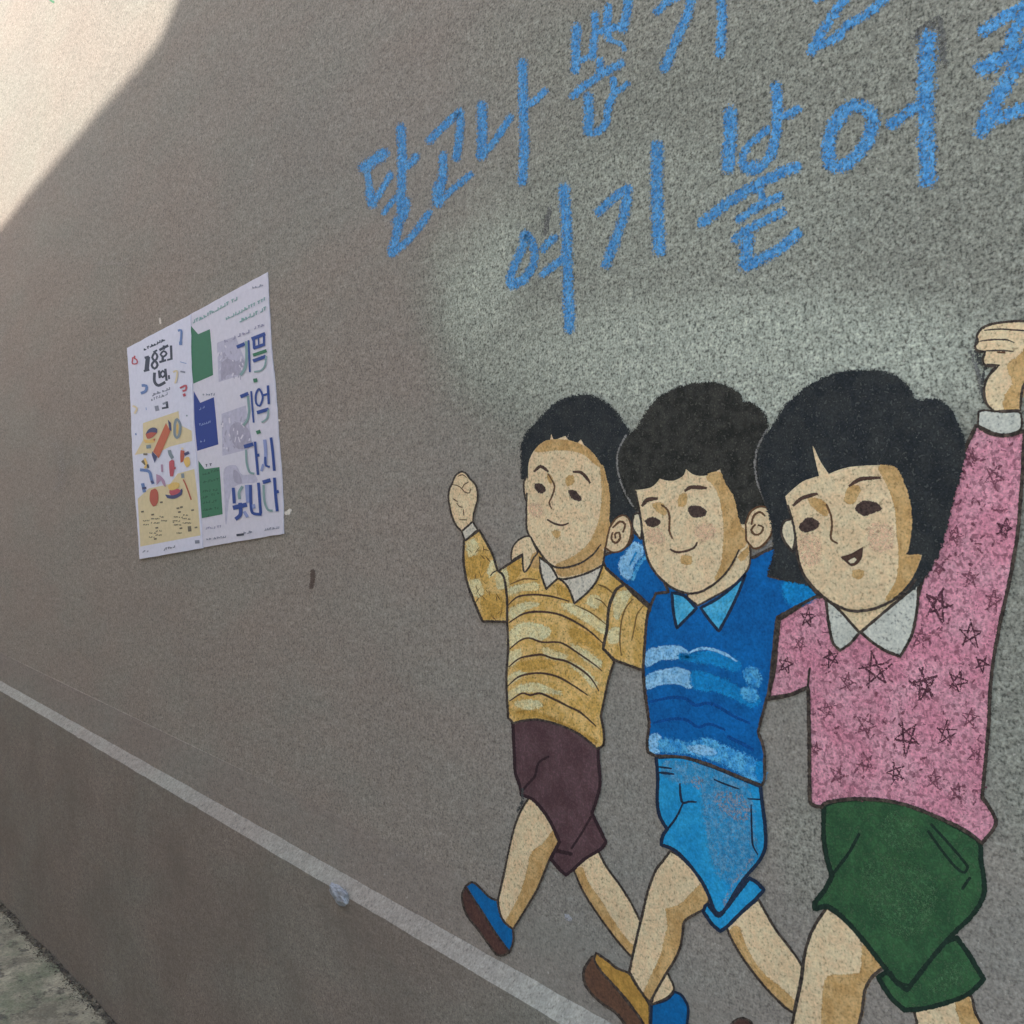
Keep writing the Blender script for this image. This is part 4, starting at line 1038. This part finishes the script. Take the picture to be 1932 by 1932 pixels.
face3 = head(girl, G1,
     [(120, 900), (130, 750), (180, 620), (280, 490), (340, 380), (430, 290), (560, 190), (720, 110), (870, 75), (1030, 70), (1160, 75), (1270, 110), (1350, 170), (1400, 240), (1432, 312, 1), (1500, 325), (1600, 308), (1690, 350), (1750, 420), (1800, 520), (1850, 640), (1855, 750), (1830, 900), (1770, 1100), (1710, 1350), (1640, 1600), (1560, 1750), (1480, 1860), (1350, 1945), (1200, 1980), (900, 1950), (530, 1868, 1), (350, 1830), (205, 1780, 1), (250, 1650), (252, 1500), (230, 1350), (190, 1200), (140, 1050)], K_hair,
     [(343, 1130, 1), (400, 1075), (500, 1000), (632, 958, 1), (595, 800), (575, 700, 1), (640, 840), (710, 942, 1), (790, 908), (900, 880), (1060, 868), (1200, 868), (1288, 900), (1340, 1000), (1400, 1200), (1412, 1400), (1380, 1590), (1342, 1637, 1), (1502, 1630, 1), (1452, 1760), (1380, 1870), (1280, 1970), (1130, 2045), (960, 2082), (830, 2065), (680, 1990), (560, 1878), (478, 1760), (438, 1600), (420, 1450), (400, 1335), (365, 1220)],
     [(362, 1210), (402, 1345), (422, 1450), (438, 1600), (480, 1765), (565, 1890), (700, 2015), (850, 2092), (960, 2108), (1100, 2085), (1250, 2020), (1390, 1915), (1450, 1840)],
     ([([(395, 1325, 1), (335, 1340), (305, 1410), (330, 1510), (405, 1605, 1), (425, 1450)], K_skin2)], []), f3, 20)
def m3(s):
    s.fill(G1, [(812, 1645, 1), (900, 1620), (1000, 1562, 1), (990, 1650), (950, 1705), (905, 1722), (860, 1690)], K_fine, 4)
    s.fill(G1, [(876, 1680), (930, 1650), (948, 1668), (925, 1696), (895, 1700)], K_skin2)
feat(girl, face3, G1, [[(412, 1202), (480, 1145), (603, 1108)], [(892, 1035), (980, 982), (1140, 970)]],
     [[(450, 1392), (540, 1303), (638, 1360), (600, 1402), (510, 1438)], [(928, 1236), (990, 1168), (1090, 1170), (1172, 1236), (1090, 1268), (1010, 1298)]],
     [(690, 1200), (728, 1290), (738, 1380), (728, 1490), (780, 1527)], m3, 28, 16)
print('layers', Layers.z)
# ------------------------------------------------------------------ posters
Q_paper = flat('cool_paper', (184, 187, 205), rough=0.45)
Q_paper2 = flat('second_paper', (182, 182, 196), rough=0.45)
Q_green = flat('poster_green', (44, 102, 74)); Q_blue = flat('poster_blue', (8, 42, 122)); Q_ink = flat('navy_ink', (30, 58, 126))
Q_dkgreen = flat('dark_green_ink', (24, 74, 48)); Q_teal = flat('teal_ink', (112, 140, 142)); Q_paleink = flat('pale_ink', (120, 132, 176))
Q_greentext = flat('green_text_ink', (112, 146, 146)); Q_purple = flat('purple_grey_ink', (128, 126, 152)); Q_photo = flat('faded_picture', (160, 160, 180), g=0.12)
Q_photo2 = flat('picture_shadow', (142, 140, 160), g=0.14)
Q_black = flat('black_ink', (46, 50, 66)); Q_greyink = flat('grey_ink', (112, 116, 132)); Q_cream = flat('cream_print', (188, 176, 140)); Q_brownink = flat('brown_ink', (96, 88, 74))
Q_red = flat('red_print', (160, 66, 78)); Q_orange = flat('orange_print', (168, 86, 56)); Q_navy = flat('navy_print', (54, 58, 98)); Q_gold = flat('gold_print', (204, 164, 92))
Q_bluep = flat('blue_print', (84, 110, 160)); Q_rust = flat('rust_print', (156, 72, 54)); Q_slate = flat('slate_print', (108, 122, 132)); Q_yel = flat('yellow_print', (196, 182, 150)); Q_mauve = flat('mauve_print', (150, 120, 146))
Q_light = flat('pale_blue_ink', (112, 132, 176))
P1, P2, PA, PB, PC, PD = 'P1', 'P2', 'PA', 'PB', 'PC', 'PD'
POFF = 0.0045
PLAY = [POFF]
def pn():
    PLAY[0] += 0.000003
    return PLAY[0]
class Print(Sheet):
    def fill(self, crop, pts, mat, step=4.0):
        px = spline([cv(crop, p) + tuple(p[2:]) for p in pts], True, step)
        z = pn(); b = len(self.v); s = self.slot(mat)
        for p in px: self.v.append(on_wall(p.x, p.y, z)); self.a.append(1.0)
        for t in tessellate_polygon([[Vector((p.x, -p.y, 0)) for p in px]]):
            a_, b_, c_ = (px[i] for i in t)
            if (b_ - a_).cross(c_ - a_) > 0: t = (t[0], t[2], t[1])
            self.f.append(tuple(b + i for i in t)); self.m.append(s)
        return self
    def line(self, crop, pts, mat, width, closed=False, step=3.0):
        px = spline([cv(crop, p) + tuple(p[2:]) for p in pts], closed, step)
        z = pn(); b = len(self.v); s = self.slot(mat); n = len(px); hw = width * cs(crop) * 0.5
        for i, p in enumerate(px):
            t = (px[(i + 1) % n] - px[i - 1]) if closed else (px[min(i + 1, n - 1)] - px[max(i - 1, 0)])
            if t.length < 1e-9: t = Vector((1, 0))
            t.normalize(); nn = Vector((-t.y, t.x)) * hw
            for w_ in (p + nn, p - nn): self.v.append(on_wall(w_.x, w_.y, z)); self.a.append(1.0)
        for i in range(n if closed else n - 1):
            j = (i + 1) % n
            self.f.append((b + 2 * i, b + 2 * j, b + 2 * j + 1, b + 2 * i + 1)); self.m.append(s)
        return self
    def text(self, crop, a, b, h, mat, seed, gap=0.55, fat=0.28):
        """A row of print too small to read: short strokes along a line, each of letter size."""
        rr = random.Random(seed)
        a = Vector(a); b_ = Vector(b); d = b_ - a; L = d.length; d = d / L
        q = 0.0
        while q < L:
            wv = rr.uniform(0.5, 0.95) * h
            if rr.random() < 0.16: q += h * gap; continue
            c = a + d * q
            k = rr.random()
            wv *= rr.uniform(0.7, 1.2); c = c + Vector((0, rr.uniform(-0.12, 0.12) * h))
            if k < 0.25:
                self.line(crop, [(c.x, c.y - h * 0.3), (c.x + wv * 0.2, c.y + h * 0.4)], mat, h * fat * 1.3)
                self.line(crop, [(c.x + wv * 0.5, c.y - h * 0.1), (c.x + wv * 0.8, c.y + h * 0.2)], mat, h * fat * 1.2)
            elif k < 0.55:
                self.line(crop, [(c.x, c.y - h * 0.35), (c.x + d.x * wv, c.y + d.y * wv - h * 0.35)], mat, h * fat)
                self.line(crop, [(c.x + d.x * wv * 0.5, c.y + d.y * wv * 0.5 - h * 0.4), (c.x + d.x * wv * 0.5, c.y + d.y * wv * 0.5 + h * 0.45)], mat, h * fat)
            else:
                self.line(crop, [(c.x, c.y + h * 0.3), (c.x + d.x * wv, c.y + d.y * wv + h * 0.3)], mat, h * fat)
                self.line(crop, [(c.x + d.x * wv * 0.9, c.y + d.y * wv * 0.9 - h * 0.45), (c.x + d.x * wv * 0.9, c.y + d.y * wv * 0.9 + h * 0.4)], mat, h * fat)
            q += wv + h * 0.22
        return self

def paper(name, parent, crop_pts, front, mat):
    """A sheet of paper with its own small thickness, standing a little off the roughcast."""
    raw = [Vector(cv(c_, p)) for c_, p in crop_pts]
    px = []
    for i, p in enumerate(raw):      # edges follow the bumps of the wall a little
        q = raw[(i + 1) % len(raw)]
        k = max(1, int((q - p).length / 9))
        nn = Vector((-(q - p).y, (q - p).x)).normalized()
        for j in range(k):
            m_ = p.lerp(q, j / k)
            px.append(m_ + nn * (0.9 * mnoise.noise(Vector((m_.x * 0.07, m_.y * 0.07, 2.0))) if j else 0.0))
    n = len(px)
    V = [on_wall(p.x, p.y, front) for p in px]
    V += [v + Vector((0, front - 0.0002, 0)) for v in V]
    tri = tessellate_polygon([[Vector((p.x, -p.y, 0)) for p in px]])
    F = []
    for t in tri:
        a_, b_, c_ = (px[i] for i in t)
        if (b_ - a_).cross(c_ - a_) > 0: t = (t[0], t[2], t[1])
        F.append(t)
    F += [(i, (i + 1) % n, n + (i + 1) % n, n + i) for i in range(n)]
    return link(name, V, F, [mat], parent)

pr = empty('poster', on_wall(450, 780), 'right-hand paper poster with green and blue banners and large blue Korean words', 'poster', 'paper posters pasted side by side on the wall')
paper('paper', pr, [(P1, (770, 548)), (P1, (1180, 322)), (P1, (1600, 93)), (P1, (1612, 400)), (P1, (1640, 900)), (P1, (1690, 1400)), (P1, (1722, 1900)), (P2, (1745, 600)), (P2, (1768, 1000)), (P2, (1772, 1335)), (P2, (1450, 1390)), (P2, (905, 1482)),
      (P2, (885, 1150)), (P2, (850, 600)), (P1, (810, 1700)), (P1, (785, 1200))], 0.0032, Q_paper2)
PLAY[0] = 0.0033
s = Print()
s.fill(P1, [(1060, 850, 1), (1260, 780, 1), (1380, 1080, 1), (1340, 1190, 1), (1080, 1270, 1)], Q_photo)
s.fill(P1, [(1110, 1080), (1170, 1020), (1260, 1050), (1330, 1020), (1370, 1100), (1300, 1190), (1180, 1190), (1110, 1250)], Q_photo2)
s.fill(P1, [(1110, 1610, 1), (1370, 1520, 1), (1440, 1930, 1), (1400, 1990, 1), (1120, 2060, 1)], Q_photo)
s.fill(P1, [(1200, 1760), (1290, 1700), (1400, 1780), (1420, 1940), (1300, 1990), (1220, 1900)], Q_photo2)
s.fill(P2, [(1140, 640), (1260, 600), (1330, 700), (1460, 700), (1490, 780), (1230, 850), (1160, 1240), (1140, 900)], Q_photo)
s.fill(P2, [(1240, 650), (1300, 690), (1330, 790), (1250, 780)], Q_photo2)
rr = random.Random(12)
for i in range(60):
    if i % 2: x, y = rr.uniform(1080, 1340), rr.uniform(860, 1230)
    else: x, y = rr.uniform(1120, 1420), rr.uniform(1620, 2000)
    s.line(P1, [(x, y), (x + rr.uniform(-25, 25), y + rr.uniform(10, 60))], Q_photo2 if rr.random() < 0.6 else Q_paper2, rr.uniform(8, 18))
tag(s.build('faded_picture', pr), kind='stuff')
def banner(pts, crop, mat, rows, rmat, seed, rw):
    s = Print(); s.fill(crop, pts, mat)
    for k, (a, b_) in enumerate(rows): s.text(crop, a, b_, rw, rmat, seed + k)
    return s.build('banner', pr)
banner([(772, 655, 1), (860, 757, 1), (985, 703, 1), (1003, 900), (1020, 1195, 1), (808, 1287, 1), (780, 1000)], P1, Q_green, [], Q_dkgreen, 1, 20)
banner([(812, 1365, 1), (882, 1492, 1), (1028, 1432, 1), (1050, 1650), (1076, 1938, 1), (850, 2007, 1), (822, 1700)], P1, Q_blue, [((870, 1560), (920, 1540)), ((870, 1730), (980, 1700)), ((860, 1915), (920, 1900))], Q_light, 5, 24)
banner([(862, 550, 1), (930, 642, 1), (1088, 620, 1), (1102, 800), (1122, 1125, 1), (898, 1168, 1), (880, 900)], P2, Q_green,
       [((910, 700), (1080, 650)), ((910, 780), (1080, 750)), ((905, 880), (1060, 860)), ((905, 950), (1080, 900)), ((910, 1005), (1040, 985)), ((910, 1080), (1060, 1060)), ((905, 1150), (960, 1145))], Q_dkgreen, 9, 26)
s = Print()
s.text(PB, (80, 720), (690, 390), 52, Q_greentext, 21); s.text(PB, (520, 680), (1070, 400), 48, Q_greentext, 22); s.text(PB, (730, 700), (1070, 540), 56, Q_greentext, 23)
s.text(PB, (520, 985), (880, 840), 52, Q_purple, 24); s.text(PB, (930, 800), (1080, 750), 40, Q_purple, 25); s.text(PB, (910, 240), (1050, 200), 38, Q_greyink, 26)
s.text(PB, (200, 1730), (380, 1720), 36, Q_greyink, 31); s.text(P2, (940, 605), (1000, 590), 30, Q_black, 32)
s.text(P2, (940, 1280), (1110, 1255), 26, Q_purple, 27); s.text(P2, (940, 1395), (1140, 1370), 22, Q_greyink, 28, fat=0.34); s.text(P2, (1570, 1290), (1720, 1265), 26, Q_greyink, 29)
s.line(P2, [(1270, 1350), (1350, 1340)], Q_black, 24); s.text(P2, (1350, 1325), (1425, 1315), 34, Q_greyink, 30)
tag(s.build('small_print', pr), kind='stuff')
def word(items):
    s = Print()
    for it in items: s.line(it[0], it[1], it[2], it[3] * 0.88, closed=len(it) > 4)
    s.build('large_word', pr)
word([(PB, [(690, 1068), (800, 1020)], Q_ink, 56), (PB, [(822, 985), (825, 1200), (805, 1360), (740, 1460)], Q_teal, 44), (PB, [(852, 970), (862, 1200), (870, 1415)], Q_ink, 30),
      (PB, [(895, 955), (1085, 880)], Q_ink, 56), (PB, [(925, 950), (932, 1090)], Q_ink, 42), (PB, [(1068, 880), (1068, 1050)], Q_ink, 34), (PB, [(920, 1085), (1080, 1025)], Q_ink, 50), (PB, [(990, 930), (995, 1050)], Q_ink, 22),
      (PB, [(915, 1180), (1105, 1115)], Q_green, 52), (PB, [(915, 1262), (1095, 1195)], Q_ink, 56), (PB, [(1098, 1190), (1082, 1320), (1030, 1390), (930, 1412)], Q_teal, 28), (PB, [(920, 1535), (975, 1525)], Q_green, 60)])
word([(PB, [(740, 1758), (850, 1712)], Q_ink, 56), (PB, [(842, 1750), (860, 1950), (840, 2070), (780, 2160)], Q_teal, 38), (PB, [(890, 1680), (905, 1900), (925, 2120)], Q_ink, 30),
      (PB, [(1000, 1650), (1050, 1760), (1010, 1885), (960, 1850), (955, 1730)], Q_ink, 32, 1), (PB, [(1122, 1600), (1135, 1860)], Q_ink, 38), (PB, [(1055, 1740), (1125, 1715)], Q_ink, 34),
      (PC, [(970, 145), (1135, 95)], Q_ink, 56), (PC, [(1132, 100), (1112, 220), (1035, 282)], Q_teal, 28), (PC, [(962, 425), (1020, 405)], Q_green, 58)])
word([(PC, [(790, 620), (920, 583)], Q_ink, 62), (PC, [(818, 660), (828, 850), (870, 975), (935, 995)], Q_teal, 34), (PC, [(943, 548), (965, 800), (985, 1012)], Q_ink, 40), (PC, [(965, 740), (1005, 735)], Q_ink, 48),
      (PC, [(1078, 520), (1092, 700), (1085, 860)], Q_paleink, 52), (PC, [(1085, 760), (1095, 880), (1150, 900)], Q_ink, 34), (PC, [(1165, 490), (1190, 700), (1212, 955)], Q_ink, 44), (PC, [(1060, 860), (1030, 960)], Q_paleink, 40)])
word([(PC, [(640, 1190), (655, 1410)], Q_ink, 50), (PC, [(770, 1170), (720, 1260), (730, 1350)], Q_teal, 44), (PC, [(830, 1150), (850, 1400)], Q_paleink, 70), (PC, [(635, 1470), (830, 1425)], Q_ink, 70), (PC, [(735, 1400), (740, 1560), (670, 1630)], Q_ink, 58), (PC, [(790, 1520), (840, 1600)], Q_paleink, 50),
      (PC, [(880, 1150), (885, 1400), (910, 1540), (1035, 1560)], Q_ink, 46), (PC, [(990, 1120), (1022, 1550)], Q_ink, 46), (PC, [(920, 1420), (930, 1480)], Q_paleink, 50),
      (PC, [(1050, 1115), (1160, 1083)], Q_ink, 60), (PC, [(1062, 1150), (1075, 1380), (1125, 1500), (1190, 1510)], Q_teal, 36), (PC, [(1212, 1050), (1230, 1300), (1252, 1520)], Q_ink, 46), (PC, [(1232, 1252), (1275, 1240)], Q_ink, 50)])

pl = empty('poster', on_wall(310, 850), 'left-hand paper poster with a cream panel of small colourful toys and black Korean heading', 'poster', 'paper posters pasted side by side on the wall')
paper('paper', pl, [(P1, (97, 905)), (P1, (430, 727)), (P1, (778, 545)), (P1, (785, 1000)), (P1, (800, 1400)), (P1, (815, 1800)), (P2, (840, 540)), (P2, (870, 900)), (P2, (905, 1490)), (P2, (560, 1548)), (P2, (232, 1606)), (P2, (205, 1200)), (P2, (180, 900)), (P1, (150, 1932)), (P1, (130, 1400))], 0.0048, Q_paper)
PLAY[0] = 0.0049
s = Print()
s.fill(P2, [(180, 490, 1), (270, 330, 1), (268, 150, 1), (650, 20, 1), (665, 170, 1), (790, 230, 1), (795, 340, 1), (560, 400, 1), (400, 480, 1), (300, 470, 1)], Q_cream)
s.fill(P2, [(212, 960, 1), (330, 850, 1), (560, 800, 1), (640, 690, 1), (818, 640, 1), (850, 900, 1), (884, 1352, 1), (240, 1472, 1), (225, 1200, 1)], Q_cream)
s.build('cream_panel', pl)
s = Print()
for c_, pts, m_, w_ in ((PA, [(268, 1000), (252, 1165)], Q_black, 52), (PA, [(230, 1015), (280, 1000)], Q_black, 28), (PA, [(220, 1168), (285, 1150)], Q_black, 26),
                        (PA, [(330, 950), (375, 925)], Q_black, 22), (PA, [(400, 925), (505, 870)], Q_black, 30), (PA, [(455, 870), (450, 920)], Q_black, 30), (PA, [(400, 1065), (480, 1040)], Q_black, 26), (PA, [(440, 990), (440, 1050)], Q_black, 30),
                        (PA, [(535, 870), (542, 1035)], Q_black, 28), (PA, [(490, 1040), (545, 1025)], Q_black, 22), (PA, [(345, 1185), (345, 1290), (390, 1335), (470, 1295)], Q_black, 34), (PA, [(395, 1160), (405, 1250)], Q_black, 26),
                        (PA, [(470, 1140), (485, 1280)], Q_black, 28), (PA, [(510, 1215), (515, 1262)], Q_black, 22)):
    s.line(c_, pts, m_, w_)
s.line(PA, [(350, 955), (378, 1000), (350, 1045), (318, 1010)], Q_black, 26, closed=True)
s.line(PA, [(348, 1050), (380, 1098), (345, 1140), (312, 1100)], Q_black, 28, closed=True)
s.line(PA, [(450, 935), (485, 965), (450, 1000), (415, 975)], Q_black, 24, closed=True)
s.line(PA, [(440, 1165), (470, 1200), (440, 1240), (412, 1205)], Q_black, 24, closed=True)
s.build('heading', pl)
s = Print()
s.text(PA, (225, 915), (460, 800), 34, Q_black, 41, fat=0.4); s.text(PA, (300, 1450), (520, 1365), 34, Q_greyink, 42, fat=0.4); s.text(PA, (310, 1500), (500, 1430), 34, Q_greyink, 43)
s.line(PA, [(350, 1605), (395, 1595)], Q_greyink, 60); s.line(PA, [(430, 1600), (490, 1590)], Q_black, 22); s.line(PA, [(485, 1520), (495, 1600)], Q_black, 28); s.line(PA, [(440, 1550), (480, 1535)], Q_greyink, 24)
for k, (a, b_) in enumerate((((240, 1390), (330, 1385)), ((240, 1440), (310, 1440)), ((345, 1360), (450, 1362)), ((345, 1415), (450, 1418)), ((460, 1335), (545, 1340)), ((480, 1385), (560, 1388)), ((330, 1550), (405, 1550)), ((410, 1525), (490, 1525)), ((405, 1580), (495, 1575)), ((310, 1605), (380, 1605)),
                             ((650, 1335), (750, 1340)), ((640, 1388), (740, 1390)), ((650, 1440), (750, 1445)), ((770, 1310), (835, 1312)), ((770, 1360), (860, 1365)), ((770, 1415), (880, 1420)), ((690, 1550), (750, 1548)), ((640, 1410), (660, 1410)))):
    s.text(PD, a, b_, 18, Q_brownink, 60 + k, fat=0.42)
for x, y in ((365, 1310), (700, 1225), (745, 1210), (720, 1275), (230, 1270), (895, 1250), (420, 1485), (740, 1490), (940, 1480), (480, 1145), (400, 1632)):
    s.line(PD, [(x - 14, y), (x + 22, y - 6)], Q_brownink, 20)
s.line(PD, [(855, 1460), (862, 1530)], Q_brownink, 46)
s.text(PD, (220, 1800), (300, 1790), 24, Q_greyink, 90, fat=0.4); s.text(PD, (515, 1770), (660, 1730), 30, Q_greyink, 91, fat=0.4); s.line(PD, [(930, 1670), (990, 1665)], Q_greyink, 44)
tag(s.build('small_print', pl), kind='stuff')
def pic(*items):
    s = Print()
    for it in items:
        if it[0] == 'f': s.fill(PD, it[1], it[2])
        else: s.line(PD, it[1], it[2], it[3], closed=len(it) > 4)
    s.build('toy_picture', pl)
pic(('f', [(545, 90, 1), (605, 200, 1), (450, 560, 1), (375, 470, 1)], Q_orange), ('f', [(570, 45, 1), (610, 90, 1), (618, 200, 1), (590, 180, 1)], Q_navy), ('f', [(365, 465, 1), (430, 540, 1), (395, 620, 1), (355, 510, 1)], Q_navy))
pic(('f', [(275, 240, 1), (310, 180), (370, 150), (430, 170), (425, 230, 1)], Q_navy), ('f', [(275, 240, 1), (340, 215), (425, 220, 1), (370, 280), (300, 300)], Q_rust), ('f', [(245, 310), (330, 320), (405, 290), (395, 345), (270, 355)], Q_gold), ('l', [(380, 310), (400, 315)], Q_rust, 26), ('l', [(285, 410), (345, 400)], Q_slate, 46))
pic(('l', [(690, 40), (735, 110), (725, 240), (690, 290), (660, 240), (665, 100)], Q_slate, 34, 1), ('l', [(695, 110), (695, 230)], Q_gold, 20))
pic(('l', [(245, 505), (300, 505)], Q_brownink, 26), ('l', [(230, 590), (280, 640)], Q_brownink, 40), ('l', [(260, 560), (290, 650), (260, 690)], Q_gold, 30), ('l', [(300, 640), (310, 690)], Q_black, 26))
pic(('l', [(200, 712), (320, 735), (350, 830), (375, 900)], Q_bluep, 40), ('l', [(350, 860), (375, 890)], Q_navy, 30)); pic(('l', [(235, 890), (260, 1010)], Q_bluep, 44), ('l', [(230, 960), (285, 950)], Q_navy, 30))
pic(('f', [(350, 980), (400, 960), (440, 1010), (435, 1150), (380, 1200), (330, 1120), (335, 1010)], Q_rust))
pic(('f', [(535, 1040), (610, 1050), (700, 1010), (760, 960), (755, 1040), (660, 1095), (560, 1085)], Q_navy), ('f', [(590, 985), (690, 960), (740, 990), (690, 1035), (610, 1050)], Q_red), ('f', [(570, 930), (640, 880), (720, 890), (710, 950), (610, 985)], Q_gold))
pic(('l', [(775, 840), (820, 940), (880, 1110)], Q_rust, 18), ('l', [(765, 760), (770, 820)], Q_slate, 40))
pic(('f', [(590, 600), (655, 590), (640, 800), (600, 800)], Q_red), ('l', [(600, 690), (675, 690)], Q_red, 30)); pic(('l', [(590, 450), (600, 500), (635, 560)], Q_slate, 46))
pic(('f', [(740, 450), (790, 460), (775, 600), (740, 620)], Q_rust), ('l', [(790, 510), (850, 480)], Q_navy, 40), ('f', [(790, 560), (850, 540), (865, 640), (820, 680), (785, 620)], Q_gold), ('l', [(750, 420), (775, 440)], Q_yel, 26))
pic(('f', [(415, 770, 1), (470, 790), (530, 860), (540, 940), (500, 900), (480, 850), (420, 920, 1)], Q_mauve), ('l', [(490, 640), (495, 740)], Q_mauve, 26))
s = Print()
s.line(PA, [(90, 1010), (140, 1040), (138, 1080), (88, 1082), (88, 1040)], Q_red, 16, closed=True); s.line(PA, [(115, 990), (110, 1010)], Q_red, 20)
s.line(PA, [(640, 1365), (710, 1335), (705, 1390), (670, 1400)], Q_red, 22); s.line(PA, [(675, 1450), (705, 1440)], Q_red, 34)
s.line(PA, [(615, 700), (655, 695), (648, 840)], Q_bluep, 26); s.line(PA, [(630, 845), (665, 845)], Q_bluep, 40)
s.line(PA, [(195, 1335), (250, 1340), (240, 1400), (185, 1425)], Q_bluep, 32)
s.line(PA, [(560, 1180), (605, 1165), (600, 1250), (580, 1310)], Q_yel, 20); s.line(PA, [(90, 1570), (140, 1600), (110, 1660)], Q_yel, 22); s.line(PA, [(645, 1170), (700, 1180)], Q_greyink, 16); s.line(PA, [(640, 1060), (715, 1080)], Q_light, 8)
s.line(PA, [(710, 1685), (728, 1685)], Q_slate, 18); s.line(PA, [(125, 1890), (130, 1910)], Q_bluep, 16); s.line(PA, [(245, 1590), (250, 1620)], Q_light, 8)
tag(s.build('scattered_letters', pl), kind='stuff')

# ------------------------------------------------------------------ a crumpled scrap stuck on the ledge
M_scrap = plain('silvery_tape', (0.33, 0.32, 0.32), g=0.3, sc=60, rough=0.5)
bm = bmesh.new()
bmesh.ops.create_icosphere(bm, subdivisions=4, radius=1.0)
for v_ in bm.verts:
    k = 1.0 + 0.30 * mnoise.noise(v_.co * 1.7) + 0.22 * abs(mnoise.noise(v_.co * 4.1)) + 0.08 * mnoise.noise(v_.co * 9.0)
    v_.co *= k
a0 = on_wall(632, 1680, D_PL); a1 = on_wall(652, 1697, D_PL)
ax = (a1 - a0).normalized(); ay = Vector((0, 1, 0)); az = ax.cross(ay)
cc = (a0 + a1) * 0.5
RL = (a1 - a0).length * 0.85
vs = [cc + ax * (v_.co.x * RL) + ay * (v_.co.y * 0.010) + az * (v_.co.z * RL * 0.50) for v_ in bm.verts]
fs = [tuple(q.index for q in f.verts) for f in bm.faces]
bm.free()
tag(link('crumpled_scrap', vs, fs, [M_scrap], None), 'small silvery blue crumpled scrap stuck on the pale ledge of the wall', 'scrap')
